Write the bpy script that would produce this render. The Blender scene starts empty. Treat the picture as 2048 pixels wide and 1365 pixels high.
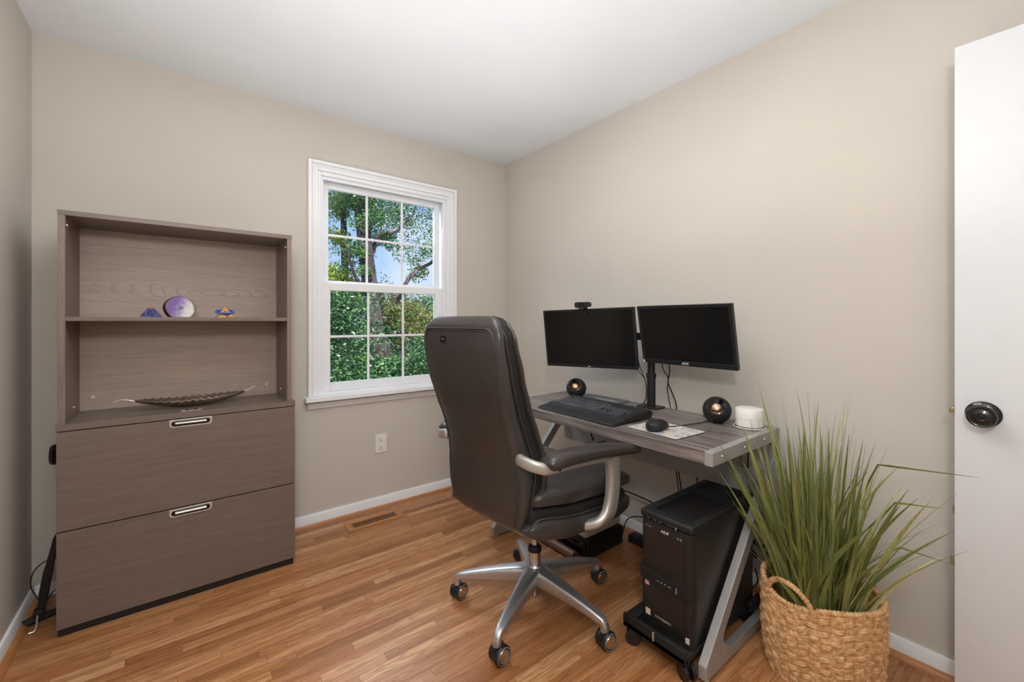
import bpy, bmesh, math, random
from mathutils import Vector, Matrix, Euler, noise
PI = math.pi
R = math.radians
random.seed(7)
scene = bpy.context.scene
COL = scene.collection

# ------------------------------------------------------------------ helpers
def srgb(r, g, b):
    def f(c):
        c /= 255.0
        return c / 12.92 if c <= 0.04045 else ((c + 0.055) / 1.055) ** 2.4
    return (f(r), f(g), f(b), 1.0)

def new_mat(name):
    m = bpy.data.materials.new(name); m.use_nodes = True
    nt = m.node_tree
    for n in list(nt.nodes): nt.nodes.remove(n)
    out = nt.nodes.new('ShaderNodeOutputMaterial')
    bs = nt.nodes.new('ShaderNodeBsdfPrincipled')
    nt.links.new(bs.outputs[0], out.inputs[0])
    return m, nt, bs, out

def N(nt, typ, **kw):
    n = nt.nodes.new(typ)
    for k, v in kw.items():
        if k.startswith('i_'):
            n.inputs[k[2:].replace('_', ' ')].default_value = v
        else:
            setattr(n, k, v)
    return n

def L(nt, a, b): nt.links.new(a, b)

def math_n(nt, op, a, b=None, c=None):
    n = nt.nodes.new('ShaderNodeMath'); n.operation = op
    for i, v in enumerate((a, b, c)):
        if v is None: continue
        if isinstance(v, (int, float)): n.inputs[i].default_value = v
        else: nt.links.new(v, n.inputs[i])
    return n.outputs[0]

def mapped(nt, scale=(1, 1, 1), loc=(0, 0, 0), rot=(0, 0, 0), coord='Object'):
    tc = nt.nodes.new('ShaderNodeTexCoord'); mp = nt.nodes.new('ShaderNodeMapping')
    mp.inputs['Scale'].default_value = scale; mp.inputs['Location'].default_value = loc
    mp.inputs['Rotation'].default_value = rot
    nt.links.new(tc.outputs[coord], mp.inputs['Vector'])
    return mp.outputs[0]

def ramp(nt, fac, stops, interp='LINEAR'):
    r = nt.nodes.new('ShaderNodeValToRGB'); r.color_ramp.interpolation = interp
    e = r.color_ramp.elements
    e[0].position = stops[0][0]; e[0].color = stops[0][1]
    e[1].position = stops[-1][0]; e[1].color = stops[-1][1]
    for p, c in stops[1:-1]:
        x = e.new(p); x.color = c
    nt.links.new(fac, r.inputs[0])
    return r.outputs[0]

def mix(nt, fac, a, b, mode='MIX'):
    n = nt.nodes.new('ShaderNodeMix'); n.data_type = 'RGBA'; n.blend_type = mode
    for s, v in ((0, fac), (6, a), (7, b)):
        if isinstance(v, (int, float, tuple)): n.inputs[s].default_value = v
        else: nt.links.new(v, n.inputs[s])
    return n.outputs[2]

def bump(nt, bs, h, strength=0.2, dist=0.002):
    b = nt.nodes.new('ShaderNodeBump'); b.inputs['Strength'].default_value = strength
    b.inputs['Distance'].default_value = dist
    nt.links.new(h, b.inputs['Height']); nt.links.new(b.outputs[0], bs.inputs['Normal'])

def simple(name, col, rough=0.5, metal=0.0, spec=0.5, noise_amt=0.06, nscale=30, bstr=0.0, bscale=200, coat=0.0, bdist=0.001):
    m, nt, bs, out = new_mat(name)
    bs.inputs['Roughness'].default_value = rough
    bs.inputs['Metallic'].default_value = metal
    bs.inputs['Specular IOR Level'].default_value = spec
    bs.inputs['Coat Weight'].default_value = coat
    v = mapped(nt)
    nz = N(nt, 'ShaderNodeTexNoise', i_Scale=nscale, i_Detail=3.0)
    L(nt, v, nz.inputs['Vector'])
    lo = tuple(c * (1 - noise_amt) for c in col[:3]) + (1,)
    hi = tuple(min(1, c * (1 + noise_amt)) for c in col[:3]) + (1,)
    c = ramp(nt, nz.outputs[0], [(0.3, lo), (0.7, hi)])
    L(nt, c, bs.inputs['Base Color'])
    if bstr > 0:
        n2 = N(nt, 'ShaderNodeTexNoise', i_Scale=bscale, i_Detail=2.0)
        L(nt, v, n2.inputs['Vector'])
        bump(nt, bs, n2.outputs[0], bstr, bdist)
    return m

# ---- mesh helpers
def box(bm, x0, x1, y0, y1, z0, z1, bev=0.0, seg=2):
    vs = [bm.verts.new((x, y, z)) for z in (z0, z1) for y in (y0, y1) for x in (x0, x1)]
    fs = [bm.faces.new([vs[i] for i in f]) for f in ((0, 2, 3, 1), (4, 5, 7, 6), (0, 1, 5, 4), (2, 6, 7, 3), (0, 4, 6, 2), (1, 3, 7, 5))]
    if bev > 0:
        es = list({e for f in fs for e in f.edges})
        bmesh.ops.bevel(bm, geom=es, offset=bev, segments=seg, profile=0.5, affect='EDGES')
    return vs

def frame_from(t):
    t = t.normalized()
    up = Vector((0, 0, 1)) if abs(t.z) < 0.95 else Vector((1, 0, 0))
    a = t.cross(up).normalized(); b = a.cross(t).normalized()
    return a, b

def tube(bm, pts, r, seg=10, caps=True, flat=None):
    """round (or flat=(ra,rb) elliptical) tube along points with parallel transport; r float or list"""
    P = [Vector(p) for p in pts]; n = len(P)
    rr = r if isinstance(r, (list, tuple)) else [r] * n
    T = []
    for i in range(n):
        a = P[max(i - 1, 0)]; b = P[min(i + 1, n - 1)]
        T.append((b - a).normalized())
    A, B = frame_from(T[0]); rings = []
    for i in range(n):
        if i:
            A = (A - T[i] * A.dot(T[i])).normalized(); B = T[i].cross(A).normalized() * -1
        ring = []
        for k in range(seg):
            q = 2 * PI * k / seg
            fa, fb = (rr[i], rr[i]) if flat is None else (flat[0] * rr[i], flat[1] * rr[i])
            ring.append(bm.verts.new(P[i] + A * math.cos(q) * fa + B * math.sin(q) * fb))
        rings.append(ring)
    for i in range(n - 1):
        for k in range(seg):
            bm.faces.new((rings[i][k], rings[i][(k + 1) % seg], rings[i + 1][(k + 1) % seg], rings[i + 1][k]))
    if caps:
        bm.faces.new(rings[0][::-1]); bm.faces.new(rings[-1])
    return rings

def smooth_path(pts, n=8):
    P = [Vector(p) for p in pts]; out = []
    for i in range(len(P) - 1):
        p0 = P[max(i - 1, 0)]; p1 = P[i]; p2 = P[i + 1]; p3 = P[min(i + 2, len(P) - 1)]
        for k in range(n):
            t = k / n
            out.append(0.5 * ((2 * p1) + (-p0 + p2) * t + (2 * p0 - 5 * p1 + 4 * p2 - p3) * t * t + (-p0 + 3 * p1 - 3 * p2 + p3) * t ** 3))
    out.append(P[-1]); return out

def lathe(bm, prof, seg=32, M=None):
    """prof: list of (r,z); axis z. M matrix transform"""
    rings = []
    for r, z in prof:
        if r < 1e-6:
            v = bm.verts.new((0, 0, z)); rings.append([v]); continue
        rings.append([bm.verts.new((r * math.cos(2 * PI * k / seg), r * math.sin(2 * PI * k / seg), z)) for k in range(seg)])
    for a, b in zip(rings[:-1], rings[1:]):
        for k in range(seg):
            k2 = (k + 1) % seg
            if len(a) == 1 and len(b) == 1: continue
            if len(a) == 1: bm.faces.new((a[0], b[k2], b[k]))
            elif len(b) == 1: bm.faces.new((a[k], a[k2], b[0]))
            else: bm.faces.new((a[k], a[k2], b[k2], b[k]))
    if M is not None:
        vs = [v for rg in rings for v in rg]
        bmesh.ops.transform(bm, matrix=M, verts=vs)
    return rings

def cyl(bm, p0, p1, r0, r1=None, seg=24):
    p0 = Vector(p0); p1 = Vector(p1); r1 = r0 if r1 is None else r1
    a, b = frame_from(p1 - p0); rg = []
    for p, r in ((p0, r0), (p1, r1)):
        rg.append([bm.verts.new(p + a * math.cos(2 * PI * k / seg) * r + b * math.sin(2 * PI * k / seg) * r) for k in range(seg)])
    for k in range(seg):
        bm.faces.new((rg[0][k], rg[0][(k + 1) % seg], rg[1][(k + 1) % seg], rg[1][k]))
    bm.faces.new(rg[0][::-1]); bm.faces.new(rg[1])

def prism(bm, poly, axis, a0, a1, bev=0.0):
    """poly 2D list; axis 'y': poly=(x,z); 'x': (y,z); 'z': (x,y)"""
    def P(p, a):
        return {'y': (p[0], a, p[1]), 'x': (a, p[0], p[1]), 'z': (p[0], p[1], a)}[axis]
    A = [bm.verts.new(P(p, a0)) for p in poly]; B = [bm.verts.new(P(p, a1)) for p in poly]
    n = len(poly); fs = [bm.faces.new(A), bm.faces.new(B[::-1])]
    for i in range(n): fs.append(bm.faces.new((A[i], B[i], B[(i + 1) % n], A[(i + 1) % n])))
    if bev > 0:
        bmesh.ops.bevel(bm, geom=list({e for f in fs for e in f.edges}), offset=bev, segments=2, profile=0.5, affect='EDGES')

def loft(bm, secs, seg=40, caps=True):
    """secs: list of (center, U, V, exponent): superellipse rings"""
    rings = []
    for c, U, V, e in secs:
        c = Vector(c); U = Vector(U); V = Vector(V); ring = []
        for k in range(seg):
            q = 2 * PI * (k + 0.5) / seg; cs, sn = math.cos(q), math.sin(q)
            a = math.copysign(abs(cs) ** (2 / e), cs); b = math.copysign(abs(sn) ** (2 / e), sn)
            ring.append(bm.verts.new(c + U * a + V * b))
        rings.append(ring)
    for r0, r1 in zip(rings[:-1], rings[1:]):
        for k in range(seg):
            bm.faces.new((r0[k], r0[(k + 1) % seg], r1[(k + 1) % seg], r1[k]))
    if caps:
        bm.faces.new(rings[0][::-1]); bm.faces.new(rings[-1])
    return rings

def rrect(x0, x1, y0, y1, r, n=5):
    o = []
    for cx, cy, a in ((x1 - r, y1 - r, 0), (x0 + r, y1 - r, 90), (x0 + r, y0 + r, 180), (x1 - r, y0 + r, 270)):
        for k in range(n + 1):
            q = R(a + 90 * k / n); o.append((cx + r * math.cos(q), cy + r * math.sin(q)))
    return o

def lerp_tab(tab, x):
    if x <= tab[0][0]: return tab[0][1]
    for (a, va), (b, vb) in zip(tab[:-1], tab[1:]):
        if x <= b:
            t = (x - a) / (b - a); t = t * t * (3 - 2 * t) * 0.35 + t * 0.65
            return va + (vb - va) * t
    return tab[-1][1]

def wm(o):
    m = Matrix.Translation(o.location) @ o.rotation_euler.to_matrix().to_4x4()
    return wm(o.parent) @ m if o.parent else m

def tag(o, label=None, cat=None, group=None, kind=None):
    if label: o['label'] = label
    if cat: o['category'] = cat
    if group: o['group'] = group
    if kind: o['kind'] = kind
    return o

def obj(name, bm, mat, parent=None, world=False, smooth=True, angle=35, bevel=0.0, bseg=2, subsurf=0, label=None):
    bmesh.ops.recalc_face_normals(bm, faces=bm.faces)
    me = bpy.data.meshes.new(name)
    if world and parent: bm.transform(wm(parent).inverted())
    bm.to_mesh(me); bm.free()
    for m in (mat if isinstance(mat, list) else [mat]): me.materials.append(m)
    if smooth:
        me.polygons.foreach_set('use_smooth', [True] * len(me.polygons))
        me.set_sharp_from_angle(angle=R(angle))
    o = bpy.data.objects.new(name, me); COL.objects.link(o)
    if parent: o.parent = parent
    if bevel > 0:
        b = o.modifiers.new('bevel', 'BEVEL'); b.width = bevel; b.segments = bseg; b.limit_method = 'ANGLE'; b.angle_limit = R(40)
        b.harden_normals = smooth
    if subsurf:
        s = o.modifiers.new('subd', 'SUBSURF'); s.levels = subsurf; s.render_levels = subsurf
    if label: o['label'] = label
    return o

def empty(name, loc, rz=0.0, label=None, cat=None, group=None, kind=None, rot=None):
    o = bpy.data.objects.new(name, None); COL.objects.link(o)
    o.empty_display_size = 0.05
    o.location = loc; o.rotation_euler = rot if rot else (0, 0, rz)
    return tag(o, label, cat, group, kind)

def root_obj(name, bm, mat, loc, label, cat, group=None, **kw):
    """single-mesh thing: mesh given in world coordinates, origin moved to loc"""
    bm.transform(Matrix.Translation(-Vector(loc)))
    o = obj(name, bm, mat, **kw); o.location = loc
    return tag(o, label, cat, group)

def text_bm(s, size, M, extrude=0.0003, shear=0.0, bold=0.0):
    cu = bpy.data.curves.new('tmp_text', 'FONT'); cu.body = s; cu.size = size; cu.extrude = extrude
    cu.align_x = 'CENTER'; cu.align_y = 'CENTER'; cu.shear = shear; cu.offset = bold
    o = bpy.data.objects.new('tmp_text', cu); COL.objects.link(o)
    dg = bpy.context.evaluated_depsgraph_get(); dg.update()
    me = bpy.data.meshes.new_from_object(o.evaluated_get(dg))
    bm = bmesh.new(); bm.from_mesh(me)
    bpy.data.objects.remove(o); bpy.data.curves.remove(cu); bpy.data.meshes.remove(me)
    bm.transform(M)
    return bm

def axes(o, x, y, z):
    return Matrix(((x[0], y[0], z[0], o[0]), (x[1], y[1], z[1], o[1]), (x[2], y[2], z[2], o[2]), (0, 0, 0, 1)))

def copy_tree(o, parent=None):
    c = o.copy(); COL.objects.link(c)
    if parent: c.parent = parent
    for ch in [k for k in COL.objects if k.parent == o]: copy_tree(ch, c)
    return c

# ------------------------------------------------------------------ materials
def wall_mat(name, col):
    m, nt, bs, out = new_mat(name)
    v = mapped(nt)
    n1 = N(nt, 'ShaderNodeTexNoise', i_Scale=2.0, i_Detail=4.0); L(nt, v, n1.inputs['Vector'])
    c = ramp(nt, n1.outputs[0], [(0.3, tuple(x * 0.97 for x in col[:3]) + (1,)), (0.7, tuple(x * 1.02 for x in col[:3]) + (1,))])
    L(nt, c, bs.inputs['Base Color']); bs.inputs['Roughness'].default_value = 0.75
    n2 = N(nt, 'ShaderNodeTexNoise', i_Scale=350.0, i_Detail=2.0); L(nt, v, n2.inputs['Vector'])
    bump(nt, bs, n2.outputs[0], 0.12, 0.0006)
    return m

def panel_wood(name, base, dark, cathedral=False, along='X', rough=0.42):
    """veneer with fine streaks running along one axis; optional cathedral figure"""
    m, nt, bs, out = new_mat(name)
    S = {'X': (2.5, 90, 90), 'Y': (90, 2.5, 90), 'Z': (90, 90, 2.5)}[along]
    v = mapped(nt, S)
    n1 = N(nt, 'ShaderNodeTexNoise', i_Scale=1.5, i_Detail=5.0, i_Roughness=0.65); L(nt, v, n1.inputs['Vector'])
    v2 = mapped(nt, tuple(s * 4 if s > 2 else s * 3 for s in S))
    n2 = N(nt, 'ShaderNodeTexNoise', i_Scale=2.0, i_Detail=3.0); L(nt, v2, n2.inputs['Vector'])
    s = math_n(nt, 'ADD', math_n(nt, 'MULTIPLY', n1.outputs[0], 0.55), math_n(nt, 'MULTIPLY', n2.outputs[0], 0.45))
    c = ramp(nt, s, [(0.36, dark), (0.52, base), (0.68, tuple(min(1, x * 1.1) for x in base[:3]) + (1,))])
    if cathedral:
        v3 = mapped(nt, (1.0, 1.0, 5.2), (-0.10, 0, -2.76))
        nd = N(nt, 'ShaderNodeTexNoise', i_Scale=3.0, i_Detail=2.0); L(nt, v3, nd.inputs['Vector'])
        vm = N(nt, 'ShaderNodeVectorMath', operation='LENGTH')
        sx = N(nt, 'ShaderNodeSeparateXYZ'); L(nt, v3, sx.inputs[0])
        cb = N(nt, 'ShaderNodeCombineXYZ'); L(nt, sx.outputs[0], cb.inputs[0]); L(nt, sx.outputs[2], cb.inputs[2])
        L(nt, cb.outputs[0], vm.inputs[0])
        d = math_n(nt, 'ADD', vm.outputs[1], math_n(nt, 'MULTIPLY', nd.outputs[0], 0.16))
        w = math_n(nt, 'FRACT', math_n(nt, 'MULTIPLY', d, 17.0))
        ln = ramp(nt, w, [(0.0, (1, 1, 1, 1)), (0.10, (0, 0, 0, 1)), (0.8, (0, 0, 0, 1)), (1.0, (0.8, 0.8, 0.8, 1))])
        fade = ramp(nt, d, [(0.0, (0.7, 0.7, 0.7, 1)), (0.35, (0.6, 0.6, 0.6, 1)), (0.62, (0.0, 0.0, 0.0, 1))])
        c = mix(nt, math_n(nt, 'MULTIPLY', ln, fade), c, tuple(x * 0.55 for x in dark[:3]) + (1,))
    L(nt, c, bs.inputs['Base Color']); bs.inputs['Roughness'].default_value = rough
    bump(nt, bs, s, 0.15, 0.0006)
    return m

def oak_floor():
    m, nt, bs, out = new_mat('oak strip flooring')
    tc = nt.nodes.new('ShaderNodeTexCoord'); sp = nt.nodes.new('ShaderNodeSeparateXYZ'); L(nt, tc.outputs['Object'], sp.inputs[0])
    x, y = sp.outputs[0], sp.outputs[1]
    W = 0.041
    yy = math_n(nt, 'DIVIDE', math_n(nt, 'ADD', y, 10.0), W)
    row = math_n(nt, 'FLOOR', yy); fy = math_n(nt, 'FRACT', yy)
    wn = N(nt, 'ShaderNodeTexWhiteNoise', noise_dimensions='1D'); L(nt, row, wn.inputs['W'])
    wn2 = N(nt, 'ShaderNodeTexWhiteNoise', noise_dimensions='1D'); L(nt, math_n(nt, 'ADD', row, 77.3), wn2.inputs['W'])
    ln = math_n(nt, 'ADD', math_n(nt, 'MULTIPLY', wn2.outputs[0], 0.45), 0.42)
    xx = math_n(nt, 'ADD', math_n(nt, 'DIVIDE', math_n(nt, 'ADD', x, 10.0), ln), math_n(nt, 'MULTIPLY', wn.outputs[0], 9.0))
    col = math_n(nt, 'FLOOR', xx); fx = math_n(nt, 'FRACT', xx)
    cb = nt.nodes.new('ShaderNodeCombineXYZ'); L(nt, row, cb.inputs[0]); L(nt, col, cb.inputs[1])
    pl = N(nt, 'ShaderNodeTexWhiteNoise', noise_dimensions='2D'); L(nt, cb.outputs[0], pl.inputs['Vector'])
    # plank-wise shifted grain coordinates
    off = math_n(nt, 'MULTIPLY', pl.outputs[0], 40.0)
    g = nt.nodes.new('ShaderNodeCombineXYZ')
    L(nt, math_n(nt, 'ADD', math_n(nt, 'MULTIPLY', x, 2.2), off), g.inputs[0])
    L(nt, math_n(nt, 'MULTIPLY', y, 55.0), g.inputs[1]); L(nt, off, g.inputs[2])
    n1 = N(nt, 'ShaderNodeTexNoise', i_Scale=1.0, i_Detail=6.0, i_Roughness=0.62, i_Distortion=0.6); L(nt, g.outputs[0], n1.inputs['Vector'])
    # cathedral figure
    g2 = nt.nodes.new('ShaderNodeCombineXYZ')
    L(nt, math_n(nt, 'ADD', math_n(nt, 'MULTIPLY', x, 1.6), off), g2.inputs[0])
    L(nt, math_n(nt, 'MULTIPLY', y, 18.0), g2.inputs[1]); L(nt, off, g2.inputs[2])
    n2 = N(nt, 'ShaderNodeTexNoise', i_Scale=1.0, i_Detail=1.5, i_Distortion=0.3); L(nt, g2.outputs[0], n2.inputs['Vector'])
    rings = math_n(nt, 'FRACT', math_n(nt, 'MULTIPLY', n2.outputs[0], 16.0))
    rl = ramp(nt, rings, [(0.0, (0.75, 0.75, 0.75, 1)), (0.25, (0.15, 0.15, 0.15, 1)), (0.85, (0, 0, 0, 1)), (1.0, (0.7, 0.7, 0.7, 1))])
    # pores
    g3 = nt.nodes.new('ShaderNodeCombineXYZ')
    L(nt, math_n(nt, 'ADD', math_n(nt, 'MULTIPLY', x, 14.0), off), g3.inputs[0]); L(nt, math_n(nt, 'MULTIPLY', y, 420.0), g3.inputs[1])
    n3 = N(nt, 'ShaderNodeTexNoise', i_Scale=1.0, i_Detail=2.0); L(nt, g3.outputs[0], n3.inputs['Vector'])
    base = ramp(nt, pl.outputs[0], [(0.0, srgb(160, 110, 68)), (0.25, srgb(180, 128, 82)), (0.7, srgb(194, 142, 96)), (1.0, srgb(214, 168, 122))])
    c = mix(nt, ramp(nt, n1.outputs[0], [(0.35, (0.75, 0.75, 0.75, 1)), (0.62, (0, 0, 0, 1))]), base, mix(nt, 1.0, base, srgb(196, 158, 122), 'MULTIPLY'))
    c = mix(nt, math_n(nt, 'MULTIPLY', rl, 0.55), c, srgb(108, 64, 34))
    c = mix(nt, ramp(nt, n3.outputs[0], [(0.33, (0.6, 0.6, 0.6, 1)), (0.46, (0, 0, 0, 1))]), c, srgb(120, 76, 42))
    # joints
    ey = math_n(nt, 'MULTIPLY', math_n(nt, 'MINIMUM', fy, math_n(nt, 'SUBTRACT', 1.0, fy)), W)
    ex = math_n(nt, 'MULTIPLY', math_n(nt, 'MINIMUM', fx, math_n(nt, 'SUBTRACT', 1.0, fx)), ln)
    e = math_n(nt, 'MINIMUM', ey, ex)
    j = ramp(nt, math_n(nt, 'MULTIPLY', e, 1000.0), [(0.0, (0.8, 0.8, 0.8, 1)), (0.9, (0, 0, 0, 1))])
    jx = ramp(nt, math_n(nt, 'MULTIPLY', ex, 1000.0), [(0.3, (0.6, 0.6, 0.6, 1)), (1.0, (0, 0, 0, 1))])
    c = mix(nt, math_n(nt, 'MULTIPLY', j, 0.75), c, srgb(92, 54, 28))
    c = mix(nt, jx, c, srgb(80, 46, 24))
    L(nt, c, bs.inputs['Base Color'])
    L(nt, math_n(nt, 'ADD', math_n(nt, 'MULTIPLY', n1.outputs[0], 0.12), 0.27), bs.inputs['Roughness'])
    bs.inputs['Specular IOR Level'].default_value = 0.45
    hh = math_n(nt, 'SUBTRACT', math_n(nt, 'MULTIPLY', n3.outputs[0], 0.3), j)
    bump(nt, bs, hh, 0.12, 0.0008)
    return m

def leather(name, col, rough=0.42):
    m, nt, bs, out = new_mat(name)
    v = mapped(nt)
    vo = N(nt, 'ShaderNodeTexVoronoi', i_Scale=420.0); L(nt, v, vo.inputs['Vector'])
    n1 = N(nt, 'ShaderNodeTexNoise', i_Scale=5.0, i_Detail=3.0); L(nt, v, n1.inputs['Vector'])
    c = ramp(nt, n1.outputs[0], [(0.3, tuple(x * 0.9 for x in col[:3]) + (1,)), (0.7, tuple(x * 1.08 for x in col[:3]) + (1,))])
    L(nt, c, bs.inputs['Base Color']); bs.inputs['Roughness'].default_value = rough
    n2 = N(nt, 'ShaderNodeTexNoise', i_Scale=7.0, i_Detail=2.0, i_Distortion=1.2); L(nt, v, n2.inputs['Vector'])
    hh = math_n(nt, 'ADD', math_n(nt, 'MULTIPLY', vo.outputs[0], 0.06), math_n(nt, 'MULTIPLY', n2.outputs[0], 1.0))
    bump(nt, bs, hh, 0.35, 0.006)
    return m

def mesh_fabric(name):
    m, nt, bs, out = new_mat(name)
    v = mapped(nt)
    vo = N(nt, 'ShaderNodeTexVoronoi', i_Scale=240.0); L(nt, v, vo.inputs['Vector'])
    c = ramp(nt, vo.outputs[0], [(0.3, srgb(4, 4, 4)), (0.8, srgb(34, 31, 29))])
    L(nt, c, bs.inputs['Base Color']); bs.inputs['Roughness'].default_value = 0.8
    bump(nt, bs, vo.outputs[0], 0.6, 0.002)
    return m

M_wall = wall_mat('greige wall paint', srgb(202, 196, 187))
M_ceil = wall_mat('white ceiling paint', srgb(228, 232, 237))
M_trim = simple('white trim paint', srgb(238, 240, 244), 0.35, noise_amt=0.01)
M_door = simple('white door paint', srgb(218, 221, 224), 0.4, noise_amt=0.01)
M_floor = oak_floor()
M_shoe = simple('oak shoe moulding', srgb(178, 120, 72), 0.4, noise_amt=0.15, nscale=12)
M_cab = panel_wood('grey brown oak veneer', srgb(115, 101, 92), srgb(101, 88, 80))
M_cabz = panel_wood('grey brown oak veneer upright', srgb(128, 111, 100), srgb(112, 96, 86), along='Z')
M_cabback_lit = panel_wood('grey brown oak veneer figured lit', srgb(166, 149, 137), srgb(150, 133, 122), cathedral=True)  # same veneer made paler: light on the back panel put into its colour
M_black = simple('black plastic', srgb(26, 26, 28), 0.4, nscale=60)
M_blackm = simple('matt black plastic', srgb(20, 20, 21), 0.62, nscale=60, bstr=0.1, bscale=500)
M_gloss = simple('gloss black plastic', srgb(10, 10, 12), 0.08, coat=0.6)
M_dark = simple('recess shade', srgb(8, 8, 9), 0.8)  # near-black colour stands in for the shade inside slots and recesses
M_nickel = simple('brushed nickel', srgb(205, 201, 194), 0.34, metal=.55)
M_alu = simple('satin aluminium', srgb(196, 199, 204), 0.36, metal=0.9, bstr=0.03)
M_chrome = simple('chrome', srgb(210, 208, 205), 0.12, metal=1.0)
M_silver = simple('silver painted plastic', srgb(176, 173, 168), 0.38, metal=0.55)
M_frame = simple('grey painted steel', srgb(160, 158, 157), 0.42, metal=0.25, bstr=0.05, bscale=600)
M_panel = simple('grey painted sheet', srgb(158, 162, 168), 0.5, metal=0.1)
M_leather = leather('dark taupe leather', srgb(60, 56, 55), 0.28)
M_piping = simple('taupe piping', srgb(58, 54, 52), 0.45)
M_mesh = mesh_fabric('black mesh fabric')
M_screen = simple('switched off screen', srgb(20, 20, 20), 0.22, spec=0.5, noise_amt=0.02)
M_white = simple('white plastic', srgb(232, 230, 226), 0.35, noise_amt=0.01)
M_offw = simple('off white plastic', srgb(205, 200, 194), 0.42, noise_amt=0.02)
M_text = simple('white lettering', srgb(214, 214, 214), 0.5, noise_amt=0.0)
M_lett = simple('pale grey lettering', srgb(168, 164, 158), 0.5, noise_amt=0.0)
M_brass = simple('aged brass', srgb(158, 146, 118), 0.35, metal=0.6)
M_rubber = simple('black cable rubber', srgb(18, 18, 19), 0.5)
M_copper = simple('copper cone', srgb(232, 186, 148), 0.3, metal=0.6)

# ------------------------------------------------------------------ dimensions (metres; the camera stands at x=0,y=0)
XL, XR, YB, YF, ZC = -0.495, 2.02, 2.67, -0.62, 2.42
WX0, WX1, WZ0, WZ1 = 0.634, 1.516, 0.75, 2.077   # window opening

# ------------------------------------------------------------------ the room
bm = bmesh.new(); box(bm, XL - .2, XR + .2, YF - .2, YB + .2, -0.12, 0)
tag(obj('floor', bm, M_floor, smooth=False), 'honey oak strip floor boards running along the window wall', 'floor', kind='structure')
bm = bmesh.new(); box(bm, XL - .2, XR + .2, YF - .2, YB + .2, ZC, ZC + .15)
tag(obj('ceiling', bm, M_ceil, smooth=False), 'plain white painted ceiling', 'ceiling', kind='structure')
bm = bmesh.new(); box(bm, XL - .2, XL, YF - .2, YB + .2, 0, ZC)
tag(obj('wall_left', bm, M_wall, smooth=False), 'greige wall at the left beside the cabinet', 'wall', kind='structure')
bm = bmesh.new(); box(bm, XR, XR + .2, YF - .2, YB + .2, 0, ZC)
tag(obj('wall_right', bm, M_wall, smooth=False), 'greige wall behind the desk and monitors', 'wall', kind='structure')
bm = bmesh.new()
box(bm, XL, WX0, YB, YB + .2, 0, ZC); box(bm, WX1, XR, YB, YB + .2, 0, ZC)
box(bm, WX0, WX1, YB, YB + .2, 0, WZ0 - .01); box(bm, WX0, WX1, YB, YB + .2, WZ1, ZC)
tag(obj('wall_back', bm, M_wall, smooth=False), 'greige wall with the window, behind the cabinet', 'wall', kind='structure')
bm = bmesh.new(); box(bm, XL, XR, YF - .2, YF, 0, ZC)
tag(obj('wall_front', bm, M_wall, smooth=False), 'greige wall behind the viewer', 'wall', kind='structure')

def skirting(name, a, b, n, label):
    """baseboard between floor points a,b; n = inward normal"""
    for nm, mat, prof, lab in ((name, M_trim, [(0, .0), (.012, .0), (.012, .058), (.008, .066), (0, .066)], label),):
        bm = bmesh.new()
        A = [bm.verts.new((a[0] + n[0] * p[0], a[1] + n[1] * p[0], p[1])) for p in prof]
        B = [bm.verts.new((b[0] + n[0] * p[0], b[1] + n[1] * p[0], p[1])) for p in prof]
        k = len(prof)
        for i in range(k): bm.faces.new((A[i], A[(i + 1) % k], B[(i + 1) % k], B[i]))
        bm.faces.new(A); bm.faces.new(B[::-1])
        tag(obj(nm, bm, mat), lab, 'baseboard', kind='structure')

skirting('baseboard_left', (XL, YF), (XL, YB), (1, 0), 'low white baseboard along the left wall')
skirting('baseboard_back', (XL, YB), (XR, YB), (0, -1), 'low white baseboard under the window')
skirting('baseboard_right', (XR, YF), (XR, YB), (-1, 0), 'low white baseboard behind the desk and basket')

def shoe(name, a, b, n, label, r=.018):
    bm = bmesh.new(); prof = [(0.012, 0)] + [(.012 + r * math.cos(R(q)), r * math.sin(R(q))) for q in (0, 30, 60, 90)]
    A = [bm.verts.new((a[0] + n[0] * p[0], a[1] + n[1] * p[0], p[1])) for p in prof]
    B = [bm.verts.new((b[0] + n[0] * p[0], b[1] + n[1] * p[0], p[1])) for p in prof]
    k = len(prof)
    for i in range(k): bm.faces.new((A[i], A[(i + 1) % k], B[(i + 1) % k], B[i]))
    bm.faces.new(A); bm.faces.new(B[::-1])
    tag(obj(name, bm, M_shoe), label, 'trim', kind='structure')
shoe('trim_1', (XL, YF), (XL, YB), (1, 0), 'oak shoe moulding along the left baseboard', r=.021)
shoe('trim_2', (XL, YB), (XR, YB), (0, -1), 'thin oak shoe moulding along the baseboard under the window', r=.012)
shoe('trim_3', (XR, YF), (XR, YB), (-1, 0), 'oak shoe moulding along the baseboard behind the desk', r=.018)

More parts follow.
